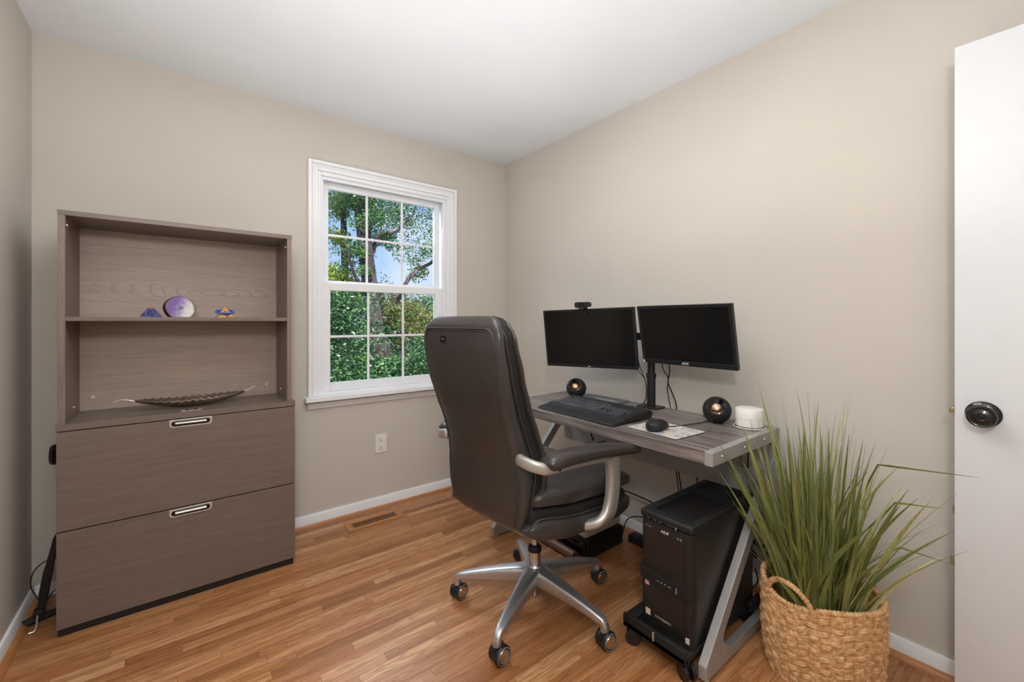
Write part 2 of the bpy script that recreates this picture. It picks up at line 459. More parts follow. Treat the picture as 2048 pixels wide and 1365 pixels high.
# ------------------------------------------------------------------ window
win = empty('window_1', (1.07, YB, WZ0), label='white double hung window with a divided upper and lower sash', cat='window', kind='structure')
def casing_ring(bm, x0, x1, z0, z1, w, y0, y1, bottom=False):
    """picture frame without bottom unless asked"""
    box(bm, x0, x0 + w, y0, y1, z0, z1); box(bm, x1 - w, x1, y0, y1, z0, z1)
    box(bm, x0 + w, x1 - w, y0, y1, z1 - w, z1)
    if bottom: box(bm, x0 + w, x1 - w, y0, y1, z0, z0 + w)
bm = bmesh.new()
casing_ring(bm, .582, 1.568, .75, 2.133, .056, YB - .014, YB)
casing_ring(bm, .582, 1.568, .75, 2.133, .020, YB - .024, YB - .013)
casing_ring(bm, .606, 1.544, .75, 2.109, .010, YB - .019, YB - .013)
obj('window_casing', bm, M_trim, win, world=True, bevel=.003)
bm = bmesh.new()
box(bm, WX0, WX0 + .022, YB - .004, YB + .2, WZ0, WZ1); box(bm, WX1 - .022, WX1, YB - .004, YB + .2, WZ0, WZ1)
box(bm, WX0 + .022, WX1 - .022, YB - .004, YB + .2, WZ1 - .022, WZ1)
box(bm, WX0 + .022, WX0 + .040, YB + .013, YB + .03, WZ0, WZ1 - .0425); box(bm, WX1 - .040, WX1 - .022, YB + .013, YB + .03, WZ0, WZ1 - .0425)
box(bm, WX0 + .022, WX1 - .022, YB + .013, YB + .03, WZ1 - .042, WZ1 - .020)
box(bm, WX0, WX1, YB + .02, YB + .2, WZ0 - .01, WZ0 + .015)
obj('window_jamb', bm, M_trim, win, world=True, bevel=.002)
bm = bmesh.new(); box(bm, .562, 1.588, YB - .055, YB + .02, .722, .75)
box(bm, .575, 1.575, YB - .016, YB, .712, .722)
obj('window_sill', bm, M_trim, win, world=True, bevel=.006, bseg=3)
bm = bmesh.new(); prism(bm, [(YB, .712), (YB - .02, .712), (YB - .018, .70), (YB - .012, .69), (YB - .010, .678), (YB, .678)], 'x', .582, 1.568)
obj('window_apron', bm, M_trim, win, world=True)
def sash(name, x0, x1, z0, z1, gx0, gx1, gz0, gz1, yc, th):
    bm = bmesh.new()
    y0, y1 = yc - th / 2, yc + th / 2
    box(bm, x0, gx0, y0, y1, z0, z1); box(bm, gx1, x1, y0, y1, z0, z1)
    box(bm, gx0, gx1, y0, y1, z0, gz0); box(bm, gx0, gx1, y0, y1, gz1, z1)
    s = obj(name, bm, M_trim, win, world=True, bevel=.003)
    bm = bmesh.new()
    for k in (1, 2):
        x = gx0 + (gx1 - gx0) * k / 3; box(bm, x - .0075, x + .0075, yc - .004, yc + .004, gz0 - .002, gz1 + .002)
    zc = (gz0 + gz1) / 2; box(bm, gx0 - .002, gx1 + .002, yc - .0035, yc + .0035, zc - .0075, zc + .0075)
    g = obj('muntin_grille', bm, M_trim, s, world=True, bevel=.002)
    m = obj('glass_pane', (lambda b: (box(b, gx0 - .004, gx1 + .004, yc + .006, yc + .009, gz0 - .004, gz1 + .004), b)[1])(bmesh.new()), M_glass, s, world=True, smooth=False)
    return s
# glass: mostly clear, a little mirror
M_glass, nt, bs, out = new_mat('window glass')
nt.nodes.remove(bs)
tr = nt.nodes.new('ShaderNodeBsdfTransparent'); gl = nt.nodes.new('ShaderNodeBsdfGlossy'); gl.inputs['Roughness'].default_value = .02
fr = nt.nodes.new('ShaderNodeFresnel'); fr.inputs['IOR'].default_value = 1.16
mx = nt.nodes.new('ShaderNodeMixShader'); L(nt, fr.outputs[0], mx.inputs[0]); L(nt, tr.outputs[0], mx.inputs[1]); L(nt, gl.outputs[0], mx.inputs[2]); L(nt, mx.outputs[0], out.inputs[0])
up = sash('upper_sash', .672, 1.478, 1.40, 2.045, .716, 1.437, 1.440, 2.002, YB + .085, .03)
lo = sash('lower_sash', .657, 1.493, .765, 1.424, .718, 1.425, .815, 1.377, YB + .05, .035)
bm = bmesh.new(); box(bm, 1.478, 1.492, YB + .035, YB + .05, 1.86, 2.04); box(bm, .66, .672, YB + .035, YB + .05, 1.9, 2.04)
obj('balance_cover', bm, M_trim, win, world=True, bevel=.002)

# ------------------------------------------------------------------ open door at the right
door = empty('door_1', (1.872, -.56, 0), label='open white slab door at the right with a black knob', cat='door', kind='structure')
bm = bmesh.new(); box(bm, 1.872, 1.907, -.57, .190, .012, 2.03, bev=.003)
obj('door_slab', bm, M_door, door, world=True)
bm = bmesh.new()
Mk = axes((1.872, .130, .915), (0, 1, 0), (0, 0, 1), (-1, 0, 0))
lathe(bm, [(0, 0), (.037, 0), (.038, .003), (.034, .007), (.026, .010), (.014, .013), (.012, .03), (.015, .036), (.0, .036)], 40, Mk)
obj('knob_rose', bm, M_gloss, door, world=True)
bm = bmesh.new()
lathe(bm, [(0, .034), (.014, .034), (.024, .040), (.031, .047), (.0325, .053), (.030, .059), (.027, .0615), (.025, .0605), (.019, .061), (.014, .064), (.010, .0645), (.008, .063), (.005, .0635), (.003, .066), (0, .0665)], 48, Mk)
obj('door_knob', bm, M_gloss, door, world=True)
bm = bmesh.new(); box(bm, 1.880, 1.899, .1895, .192, .895, .945, bev=.0005); box(bm, 1.883, 1.896, .191, .203, .907, .925, bev=.002)
obj('latch', bm, M_brass, door, world=True, label='brass latch on the door edge')
for z, w in ((.607, .006), (.447, .011)):
    bm = bmesh.new(); box(bm, 1.886, 1.900, .1895, .1895 + w, z - .012, z + .012, bev=.0015)
    obj('edge_catch', bm, M_brass, door, world=True, label='small brass catch on the door edge')

# ------------------------------------------------------------------ outlet and floor register
ou = empty('wall_outlet', (1.017, YB, .345), label='white duplex power outlet on the wall below the window', cat='outlet')
bm = bmesh.new(); prism(bm, rrect(.980, 1.054, .346, .467, .003), 'y', YB - .005, YB)
obj('cover_plate', bm, M_white, ou, world=True, bevel=.0015)
for z in (.432, .381):
    bm = bmesh.new()
    prism(bm, rrect(1.000, 1.034, z - .016, z + .016, .014), 'y', YB - .0075, YB - .004)
    rc = obj('receptacle', bm, M_white, ou, world=True, bevel=.001)
    bm = bmesh.new()
    for x in (1.0105, 1.0225): box(bm, x - .001, x + .001, YB - .0078, YB - .007, z - .001, z + .008)
    cyl(bm, (1.0165, YB - .0078, z - .009), (1.0165, YB - .007, z - .009), .003, seg=12)
    obj('socket_slots', bm, M_dark, rc, world=True)
M_reg = simple('oak floor register', srgb(176, 116, 66), 0.38, noise_amt=0.14, nscale=14)
rg = empty('floor_register', (.917, 2.51, 0), label='slatted oak vent set in the floor near the window wall', cat='floor vent')
bm = bmesh.new()
x0, x1, y0, y1, hx0, hx1, hy0, hy1 = .752, 1.084, 2.447, 2.566, .787, 1.049, 2.476, 2.536
box(bm, x0, hx0, y0, y1, 0, .004); box(bm, hx1, x1, y0, y1, 0, .004); box(bm, hx0, hx1, y0, hy0, 0, .004); box(bm, hx0, hx1, hy1, y1, 0, .004)
obj('register_frame', bm, M_reg, rg, world=True, bevel=.001)
bm = bmesh.new(); box(bm, hx0, hx1, hy0, hy1, .0, .0008)
obj('register_well_shade', bm, M_dark, rg, world=True)  # flat sheet, shade of the vent opening painted near-black
bm = bmesh.new()
for k in range(21):
    x = hx0 + (hx1 - hx0) * (k + .5) / 21; box(bm, x - .0021, x + .0021, hy0 + .003, hy1 - .003, .0008, .0028)
obj('slats', bm, M_reg, rg, world=True)

# ------------------------------------------------------------------ filing cabinet
CX0, CX1, CY0, CY1 = -.365, .445, 2.30, 2.638
cab = empty('filing_cabinet', ((CX0 + CX1) / 2, 2.46, 0), label='grey brown two drawer filing cabinet standing left of the window', cat='cabinet')
bm = bmesh.new(); box(bm, CX0 + .004, CX1 - .004, CY0 + .0195, CY1, .055, .772)
obj('body', bm, M_cabz, cab, world=True, bevel=.001)
bm = bmesh.new(); box(bm, CX0 + .003, CX1 - .006, CY0 + .006, CY1 - .02, .0, .056)
obj('plinth', bm, M_blackm, cab, world=True, bevel=.002)
bm = bmesh.new(); box(bm, CX0 - .001, CX1 + .001, CY0 - .002, CY1, .775, .800)
obj('top_panel', bm, M_cab, cab, world=True, bevel=.0015)
def cab_handle(parent, z1):
    """recessed pill handle hanging from the top edge z1"""
    xa, xb = -.036, .112
    bm = bmesh.new()
    P = [(xa, z1), (xb, z1), (xb, z1 - .022)] + [(xb - .014 + .014 * math.cos(R(q)), z1 - .022 - .012 * math.sin(R(q))) for q in (30, 60, 90)] + \
        [(xa + .014 - .014 * math.sin(R(q)), z1 - .022 - .012 * math.cos(R(q))) for q in (0, 30, 60)] + [(xa, z1 - .022)]
    prism(bm, P, 'y', CY0 - .0035, CY0 - .0002)
    h = obj('handle', bm, M_nickel, parent, world=True, bevel=.0008, label='brushed metal recessed pull')
    bm = bmesh.new(); prism(bm, rrect(xa + .007, xb - .007, z1 - .028, z1 - .006, .0105), 'y', CY0 - .0040, CY0 - .0034)
    obj('recess', bm, M_dark, h, world=True)
    bm = bmesh.new(); tube(bm, [(xa + .020, CY0 - .005, z1 - .0155), (xb - .020, CY0 - .005, z1 - .0155)], .0090, 14, flat=(1.0, .6))
    obj('grip', bm, M_nickel, h, world=True)
for z0, z1 in ((.397, .7715), (.03, .392)):
    bm = bmesh.new(); box(bm, CX0, CX1, CY0, CY0 + .019, z0, z1)
    d = obj('drawer', bm, M_cab, cab, world=True, bevel=.0012)
    cab_handle(d, z1)
lk = bmesh.new(); prism(lk, rrect(.002, .078, 2.322, 2.344, .0105), 'z', .8, .8018)
lkp = obj('lock_plate', lk, M_nickel, cab, world=True)
bm = bmesh.new(); cyl(bm, (.026, 2.333, .8018), (.026, 2.333, .8030), .008); cyl(bm, (.054, 2.333, .8018), (.054, 2.333, .8030), .008); box(bm, .037, .043, 2.326, 2.340, .8018, .8026)
obj('lock_button', bm, M_gloss, lkp, world=True)

HX0, HX1, HY0, HY1, HZ0, HZ1 = -.362, .431, 2.305, 2.638, .800, 1.611
hu = empty('shelf_unit', ((HX0 + HX1) / 2, 2.47, .8), label='open grey brown shelf unit with one shelf standing on the filing cabinet', cat='shelf unit')
T = .020
bm = bmesh.new(); box(bm, HX0, HX0 + T, HY0, HY1, HZ0, HZ1 - .019); obj('side_panel', bm, M_cabz, hu, world=True, bevel=.001)
bm = bmesh.new(); box(bm, HX1 - T, HX1, HY0, HY1, HZ0, HZ1 - .019); obj('side_panel', bm, M_cabz, hu, world=True, bevel=.001)
bm = bmesh.new(); box(bm, HX0 - .001, HX1 + .001, HY0 - .001, HY1, HZ1 - .019, HZ1); obj('top_panel', bm, M_cab, hu, world=True, bevel=.001)
bm = bmesh.new(); box(bm, HX0 + T, HX1 - T, 2.60, HY1, HZ0, HZ1 - .019); bp = obj('back_panel', bm, M_cabback_lit, hu, world=True)
bm = bmesh.new(); box(bm, HX0 + T, HX1 - T, HY0 + .002, 2.60, 1.191, 1.208); obj('shelf', bm, M_cab, hu, world=True, bevel=.001)
for x, z in ((-.301, .857), (.365, .853)):
    bm = bmesh.new(); lathe(bm, [(0, 0), (.0075, 0), (.007, .002), (.003, .0025), (0, .002)], 20, axes((x, 2.60, z), (1, 0, 0), (0, 0, 1), (0, -1, 0)))
    obj('cam_cover', bm, M_nickel, bp, world=True, label='pale round fitting cap')
for x, y, z, s in ((HX0 + T, 2.325, 1.557, 1), (HX1 - T, 2.335, 1.555, -1), (HX0 + T, 2.46, .84, 1), (HX1 - T, 2.46, .842, -1)):
    bm = bmesh.new(); cyl(bm, (x, y, z), (x + s * .005, y, z), .0045, seg=14)
    obj('screw_head', bm, M_nickel, hu, world=True, label='small metal screw head')

# ---- ornaments on the shelf
def resin(name, top, low, chips):
    m, nt, bs, out = new_mat(name)
    v = mapped(nt)
    vo = N(nt, 'ShaderNodeTexVoronoi', i_Scale=210.0); L(nt, v, vo.inputs['Vector'])
    sp = N(nt, 'ShaderNodeSeparateXYZ'); L(nt, v, sp.inputs[0])
    band = ramp(nt, math_n(nt, 'MULTIPLY', sp.outputs[2], 14.0), [(.48, low), (.56, top)])
    sel = ramp(nt, N_sep(nt, vo.outputs['Color']), [(.45, (0, 0, 0, 1)), (.5, (1, 1, 1, 1))], 'CONSTANT')
    c = mix(nt, sel, band, mix(nt, ramp(nt, math_n(nt, 'MULTIPLY', sp.outputs[2], 14.0), [(.5, (0, 0, 0, 1)), (.6, (1, 1, 1, 1))]), chips, srgb(190, 120, 40)))
    L(nt, c, bs.inputs['Base Color']); bs.inputs['Roughness'].default_value = .12; bs.inputs['Coat Weight'].default_value = .6
    return m
def N_sep(nt, col):
    s = nt.nodes.new('ShaderNodeSeparateColor'); nt.links.new(col, s.inputs[0]); return s.outputs[0]
def pyramid(loc, half, hgt, rz, mat, label, name='resin_pyramid'):
    bm = bmesh.new()
    b = [bm.verts.new((half * x, half * y, 0)) for x, y in ((-1, -1), (1, -1), (1, 1), (-1, 1))]; a = bm.verts.new((0, 0, hgt))
    bm.faces.new(b[::-1])
    for i in range(4): bm.faces.new((b[i], b[(i + 1) % 4], a))
    o = obj(name, bm, mat, smooth=False, bevel=.0008); o.location = loc; o.rotation_euler = (0, 0, R(rz))
    return tag(o, label, 'ornament', 'resin pyramids on the shelf')
M_res1 = resin('amber and navy resin', srgb(150, 92, 40), srgb(30, 28, 60), srgb(60, 76, 170))
M_res2 = resin('amber resin', srgb(186, 122, 40), srgb(140, 92, 40), srgb(206, 160, 80))
pyramid((-.099, 2.385, 1.208), .037, .054, 4, M_res1, 'dark blue and amber resin pyramid left of the purple geode')
pyramid((.165, 2.385, 1.208), .036, .052, 6, M_res2, 'amber resin pyramid under the blue bead bracelet')
# bead bracelet draped on the amber pyramid
M_bead = simple('blue glass beads', srgb(60, 84, 190), .15, noise_amt=.5, nscale=60, coat=.5)
bl = empty('bead_bracelet', (.165, 2.385, 1.226), label='bracelet of blue glass beads around the amber pyramid', cat='bracelet')
for k in range(22):
    q = 2 * PI * k / 22; bm = bmesh.new()
    bmesh.ops.create_uvsphere(bm, u_segments=12, v_segments=8, radius=.0054)
    bm.transform(Matrix.Translation((.033 * math.cos(q), .031 * math.sin(q), .008 + .0085 * math.sin(q))))
    obj('bead', bm, M_bead, bl)
# geode
m, nt, bs, out = new_mat('purple quartz face')
v = mapped(nt)
nz = N(nt, 'ShaderNodeTexNoise', i_Scale=70.0, i_Detail=5.0); L(nt, v, nz.inputs['Vector'])
sp = N(nt, 'ShaderNodeSeparateXYZ'); L(nt, v, sp.inputs[0])
t = math_n(nt, 'ADD', math_n(nt, 'MULTIPLY', sp.outputs[0], 14.0), math_n(nt, 'ADD', math_n(nt, 'MULTIPLY', sp.outputs[1], -7.0), math_n(nt, 'MULTIPLY', nz.outputs[0], 1.0)))
c = ramp(nt, t, [(.1, srgb(122, 98, 160)), (.45, srgb(160, 140, 190)), (.8, srgb(206, 200, 208)), (1.0, srgb(222, 220, 214))])
ld = N(nt, 'ShaderNodeVectorMath', operation='LENGTH'); L(nt, v, ld.inputs[0])
dd = math_n(nt, 'ADD', ld.outputs[1], math_n(nt, 'MULTIPLY', nz.outputs[0], .012))
c = mix(nt, ramp(nt, dd, [(.0135, (1, 1, 1, 1)), (.018, (0, 0, 0, 1))]), c, srgb(122, 112, 112))
c = mix(nt, ramp(nt, dd, [(.056, (0, 0, 0, 1)), (.060, (1, 1, 1, 1))]), c, srgb(118, 104, 104))
L(nt, c, bs.inputs['Base Color']); bs.inputs['Roughness'].default_value = .2; bump(nt, bs, nz.outputs[0], .2, .001); M_quartz = m
M_rind = simple('geode rind', srgb(66, 46, 48), .45, noise_amt=.7, nscale=55, bstr=.8, bscale=90, bdist=.003)
ge = empty('geode', (-.006, 2.40, 1.208), label='halved purple and white geode with dark rind on the shelf', cat='ornament')
def blob(q):  # outline of the stone
    return 1 + .05 * math.sin(q + .6) + .035 * math.sin(2 * q + 1.2) + .02 * math.sin(5 * q)
Mg = Matrix.Translation((.008, -.012, .040)) @ Euler((R(80), 0, R(24))).to_matrix().to_4x4()
bm = bmesh.new(); rings = []
for rr, zz in ((.056, 0.0), (.058, -.003), (.0585, -.016), (.053, -.032), (.038, -.044), (.012, -.050)):
    rings.append([bm.verts.new(Mg @ Vector((rr * blob(q) * math.cos(q), rr * .94 * blob(q) * math.sin(q), zz))) for q in [2 * PI * k / 48 for k in range(48)]])
for a, b in zip(rings[:-1], rings[1:]):
    for k in range(48): bm.faces.new((a[k], a[(k + 1) % 48], b[(k + 1) % 48], b[k]))
bm.faces.new(rings[-1])
zmin = min(v.co.z for v in bm.verts)
for v_ in bm.verts: v_.co.z = max(v_.co.z, 0.0005)
obj('rind', bm, M_rind, ge)
bm = bmesh.new()
fv = [bm.verts.new(Vector((.056 * blob(q) * math.cos(q), max(.0527 * blob(q) * math.sin(q), -.0398), .0004))) for q in [2 * PI * k / 48 for k in range(48)]]
bm.faces.new(fv)
fo = obj('crystal_face', bm, M_quartz, ge, label='purple fading to white crystal face'); fo.matrix_local = Mg

# leaf dish
def leafdish():
    root = empty('leaf_dish', (.05, 2.45, .8), rz=R(2), label='long bronze leaf shaped dish lying on top of the filing cabinet', cat='dish')
    bm = bmesh.new(); nu, nv = 60, 17
    Lh = .205; G = []
    for i in range(nu + 1):
        t = i / nu; s = (t - .5) * 2; x = s * Lh
        w = .060 * max(0.0, (1 - abs(s) ** 2.2)) ** .8 + .003
        lift = .012 + .055 * max(0, abs(s) - .15) ** 1.8
        row = []
        for j in range(nv + 1):
            u = (j / nv - .5) * 2
            z = lift - .008 + .030 * abs(u) ** 1.8 * (w / .055) + .0035 * math.sin(abs(u) * 7 - s * 46) * abs(u) * (w / .055)
            row.append(bm.verts.new((x, u * w * (1 + .05 * math.sin(s * 46)), max(z, .0015))))
        G.append(row)
    for i in range(nu):
        for j in range(nv): bm.faces.new((G[i][j], G[i + 1][j], G[i + 1][j + 1], G[i][j + 1]))
    o = obj('dish', bm, M_bronze, root); sm = o.modifiers.new('solid', 'SOLIDIFY'); sm.thickness = .0028; sm.offset = 1
    bm = bmesh.new(); tube(bm, smooth_path([(-.19, 0, .038), (-.225, 0, .052), (-.25, .002, .054), (-.268, .004, .047)], 5), [.0045] * 14 + [.006, .0065], 10, flat=(1.2, .7))
    obj('stem', bm, M_nickel, root)
    bm = bmesh.new(); tube(bm, smooth_path([(.18, 0, .036), (.215, -.002, .052), (.245, -.004, .068)], 5), [.005, .005, .0048, .0046, .0044, .004, .0038, .0035, .003, .0028, .0025], 10, flat=(1.2, .7))
    obj('leaf_tip', bm, M_nickel, root)
M_bronze = simple('antique bronze', srgb(168, 152, 142), .2, metal=.8, noise_amt=.3, nscale=20)
leafdish()

# ---- things in the corner left of the cabinet
bm = bmesh.new(); tube(bm, smooth_path([(-.378, 2.46, .42), (-.388, 2.46, .32), (-.408, 2.465, .22), (-.424, 2.47, .12), (-.432, 2.472, .045)], 5), [.004] * 5 + [.009] * 6 + [.011] * 6 + [.009] * 4, 8, flat=(.35, 1.3))
root_obj('hanging_strap', bm, M_blackm, (-.432, 2.472, 0.04), 'black strap hanging down beside the left side of the cabinet', 'strap')
cl = empty('spring_clamp', (-.44, 2.47, 0), label='black clamp with a bent metal rod on the floor in the left corner', cat='clamp')
bm = bmesh.new(); tube(bm, [(-.478, 2.455, .016), (-.44, 2.47, .02), (-.385, 2.49, .016)], [.014, .016, .012], 10); box(bm, -.452, -.424, 2.455, 2.485, .015, .055, bev=.003)
obj('clamp_body', bm, M_blackm, cl, world=True)
bm = bmesh.new(); tube(bm, smooth_path([(-.440, 2.455, .035), (-.436, 2.43, .030), (-.436, 2.40, .008), (-.452, 2.395, .006)], 5), .0032, 8)
obj('bent_rod', bm, M_nickel, cl, world=True, label='bent metal rod')
bm = bmesh.new(); tube(bm, smooth_path([(-.434, 2.50, .055), (-.455, 2.52, .085), (-.472, 2.53, .13), (-.462, 2.53, .185), (-.425, 2.53, .215), (-.372, 2.53, .213)], 6), .0024, 7)
root_obj('looped_cable', bm, M_rubber, (-.434, 2.50, .05), 'thin black cable looping up beside the strap in the left corner', 'cable')
bm = bmesh.new(); tube(bm, smooth_path([(-.430, 2.505, .045), (-.41, 2.53, .08), (-.365, 2.55, .088)], 6), .0022, 7)
root_obj('low_cable', bm, M_rubber, (-.43, 2.505, .04), 'short black cable arching low behind the clamp', 'cable')
bm = bmesh.new(); lathe(bm, [(0, -.011), (.03, -.011), (.036, .004), (.041, .018), (.036, .028), (.02, .030), (0, .030)], 28, axes((-.372, 2.43, .664), (0, 1, 0), (0, 0, 1), (-1, 0, 0)))
root_obj('round_hook', bm, M_gloss, (-.37, 2.43, .664), 'glossy black round hanger on the left side of the cabinet, just above the strap', 'hook')
bm = bmesh.new(); box(bm, -.378, -.361, 2.42, 2.45, .462, .486, bev=.003)
root_obj('cable_clip', bm, M_blackm, (-.37, 2.435, .474), 'tiny black clip on the left side of the cabinet below the round hanger', 'clip')

# ------------------------------------------------------------------ desk
def desk_wood():
    m, nt, bs, out = new_mat('weathered grey oak desk top')
    v = mapped(nt, (45, 2.0, 45))
    n1 = N(nt, 'ShaderNodeTexNoise', i_Scale=1.0, i_Detail=6.0, i_Roughness=.7, i_Distortion=.8); L(nt, v, n1.inputs['Vector'])
    v2 = mapped(nt, (12, 1.5, 12))
    n2 = N(nt, 'ShaderNodeTexNoise', i_Scale=1.0, i_Detail=3.0, i_Distortion=1.5); L(nt, v2, n2.inputs['Vector'])
    r2 = math_n(nt, 'FRACT', math_n(nt, 'MULTIPLY', n2.outputs[0], 14.0))
    ln = ramp(nt, r2, [(0, (.8, .8, .8, 1)), (.3, (.1, .1, .1, 1)), (1.0, (.6, .6, .6, 1))])
    c = ramp(nt, n1.outputs[0], [(.32, srgb(76, 69, 68)), (.5, srgb(112, 103, 100)), (.66, srgb(152, 141, 136))])
    c = mix(nt, math_n(nt, 'MULTIPLY', ln, .35), c, srgb(84, 72, 68))
    L(nt, c, bs.inputs['Base Color']); bs.inputs['Roughness'].default_value = .38
    bump(nt, bs, n1.outputs[0], .2, .0008)
    return m
M_desk = desk_wood()
DX0, DX1, DY0, DY1, DZ = 1.40, 1.95, .73, 1.892, .75
desk = empty('desk', (1.66, 1.32, 0), label='desk with weathered grey oak top and silver z shaped steel sides', cat='desk')
bm = bmesh.new(); box(bm, DX0, DX1, DY0, DY1, DZ - .045, DZ); obj('desk_top', bm, M_desk, desk, world=True, bevel=.002)
for ya, yb in ((.700, .729), (1.893, 1.922)):
    bm = bmesh.new()
    box(bm, 1.393, 1.953, ya, yb, .703, .7515)
    obj('top_rail', bm, M_frame, desk, world=True, bevel=.003)
    bm = bmesh.new()
    # slanted bar, foot bar and their gussets as one cut plate
    w = .040
    dx, dz = .60, .648; Ln = math.hypot(dx, dz); ux, uz = dx / Ln, dz / Ln; nx, nz = uz, -ux
    p0 = (1.352, .055); p1 = (p0[0] + dx, p0[1] + dz)
    prism(bm, [(1.352, .008), (1.352, .055), (1.352 + dx * .93, .055 + dz * .93), (1.935, .703), (1.950, .703), (1.950, .650), (1.905, .585),
               (1.478, .118), (1.47, .098), (1.476, .082), (1.50, .062), (1.53, .045), (1.90, .045), (1.90, .008)], 'y', ya, yb)
    obj('slanted_leg', bm, M_frame, desk, world=True, bevel=.003)
    for x in (1.375, 1.88):
        bm = bmesh.new(); cyl(bm, (x, (ya + yb) / 2, 0), (x, (ya + yb) / 2, .009), .011, seg=16)
        obj('foot_glide', bm, M_white, desk, world=True)
bm = bmesh.new(); box(bm, 1.897, 1.900, .729, 1.893, .462, .565); box(bm, 1.900, 1.916, .729, 1.893, .462, .465); obj('back_panel', bm, M_panel, desk, world=True, bevel=.001)
for x in (1.460, 1.632, 1.80):
    bm = bmesh.new(); lathe(bm, [(0, 0), (.0055, 0), (.0045, .003), (0, .0042)], 14, axes((x, .700, .728), (1, 0, 0), (0, 0, 1), (0, -1, 0)))
    obj('screw_head', bm, M_chrome, desk, world=True, label='shiny screw head')

# ---- keyboard
def keyboard():
    # local: x = along width (user's left to right), y = away from the user
    root = empty('keyboard', (1.419, 1.372, DZ), rz=-R(90 - 0.5), label='black keyboard with a wrist rest lying on the desk', cat='keyboard')
    root.rotation_euler = (0, 0, -R(90) + R(-2.0))
    Wd = .245
    bm = bmesh.new()
    prism(bm, [(.066, .004), (.262, .006), (.274, .028), (.252, .042), (.074, .022), (.066, .019)], 'x', -Wd, Wd)
    obj('case', bm, M_blackm, root, bevel=.003)
    bm = bmesh.new(); prism(bm, [(0, .003), (.004, .009), (.03, .013), (.065, .0185), (.065, .003)], 'x', -Wd, Wd)
    obj('wrist_rest', bm, M_blackm, root, bevel=.002)
    for x in (-.2, .2):
        for y in (.02, .25):
            bm = bmesh.new(); cyl(bm, (x, y, 0), (x, y, .006), .008, seg=12); obj('rubber_foot', bm, M_rubber, root)
    keys = []
    u = .0193
    def rowk(y, start, ws):
        x = start
        for w in ws:
            if w < 0: x += -w * u; continue
            keys.append((x, y, w)); x += w * u
    x0 = -.222
    y = .080
    rowk(y, x0, [1.25, 1.25, 1.25, 6.25, 1.25, 1.25, 1.25, 1.25, -.25, 1, 1, 1, -.25, 2, 1])
    rowk(y + u, x0, [2.25] + [1] * 10 + [2.75, -1.25, 1, -1.25, 1, 1, 1])
    rowk(y + 2 * u, x0, [1.75] + [1] * 11 + [2.25, -3.5, 1, 1, 1])
    rowk(y + 3 * u, x0, [1.5] + [1] * 12 + [1.5, -.25, 1, 1, 1, -.25, 1, 1, 1, 1])
    rowk(y + 4 * u, x0, [1] * 13 + [2, -.25, 1, 1, 1, -.25, 1, 1, 1, 1])
    rowk(y + 5.4 * u, x0, [1, -1, 1, 1, 1, 1, -.5, 1, 1, 1, 1, -.5, 1, 1, 1, 1, -.25, 1, 1, 1])
    keys = keys[:100]
    for x, yy, w in keys:
        bm = bmesh.new()
        zb = .0200 + (yy - .074) * .112 ; h = .0100; a = x + .0012; b = x + w * u - .0012; c = yy + .001; d = yy + u - .0012; i = .0030
        v = [bm.verts.new(p) for p in ((a, c, zb), (b, c, zb), (b, d, zb + .0015), (a, d, zb + .0015), (a + i, c + i * .8, zb + h), (b - i, c + i * .8, zb + h), (b - i, d - i * .5, zb + h + .0012), (a + i, d - i * .5, zb + h + .0012))]
        for f in ((0, 3, 2, 1), (4, 5, 6, 7), (0, 1, 5, 4), (1, 2, 6, 5), (2, 3, 7, 6), (3, 0, 4, 7)): bm.faces.new([v[q] for q in f])
        obj('key', bm, M_key, root, smooth=False)
M_key = simple('dark grey key caps', srgb(58, 63, 70), .3, coat=.35)
keyboard()

# ---- mouse and mat
m, nt, bs, out = new_mat('printed mouse mat')
v = mapped(nt, (1, 1, 1))
n1 = N(nt, 'ShaderNodeTexNoise', i_Scale=16.0, i_Detail=6.0, i_Roughness=.7, i_Distortion=1.6); L(nt, v, n1.inputs['Vector'])
c = ramp(nt, n1.outputs[0], [(.3, srgb(88, 96, 110)), (.42, srgb(156, 160, 168)), (.5, srgb(208, 204, 198)), (.57, srgb(196, 172, 150)), (.62, srgb(214, 210, 206)), (.70, srgb(120, 112, 108))])
L(nt, c, bs.inputs['Base Color']); bs.inputs['Roughness'].default_value = .5; M_matp = m
mp = empty('mouse_mat', (1.548, .972, DZ), rz=R(-4), label='pale patterned mouse mat under the mouse', cat='mouse mat')
bm = bmesh.new(); prism(bm, rrect(-.098, .098, -.118, .118, .014), 'z', 0, .0025); obj('base', bm, M_blackm, mp)
bm = bmesh.new(); prism(bm, rrect(-.097, .097, -.117, .117, .013), 'z', .0025, .0034); obj('printed_surface', bm, M_matp, mp)
ms = empty('mouse', (1.515, .985, DZ + .0034), rz=R(4), label='black wired mouse on the patterned mat', cat='mouse')
bm = bmesh.new(); secs = []
for k in range(19):
    t = k / 18; s = (t - .5) * 2; w = .033 * (1 - abs(s) ** 3.2) ** .5 * (1 - .12 * s) + .001; hh = .041 * (1 - abs((s + .15) / 1.15) ** 2.4) ** .6 if abs(s + .15) < 1.15 else 0
    secs.append(((s * .058, 0, hh / 2 + .001), (0, w, 0), (0, 0, hh / 2 + .0008), 2.6))
loft(bm, secs, 28); obj('shell', bm, M_blackm, ms)
bm = bmesh.new(); cyl(bm, (.030, -.004, .029), (.030, .004, .029), .008, seg=18); obj('scroll_wheel', bm, M_rubber, ms)
M_greyl = simple('grey emblem', srgb(120, 120, 122), .4)
obj('emblem', text_bm('W', .013, axes((-.012, 0, .0428), (0, -1, 0), (1, 0, .02), (0, 0, 1)), .0004), M_greyl, ms)
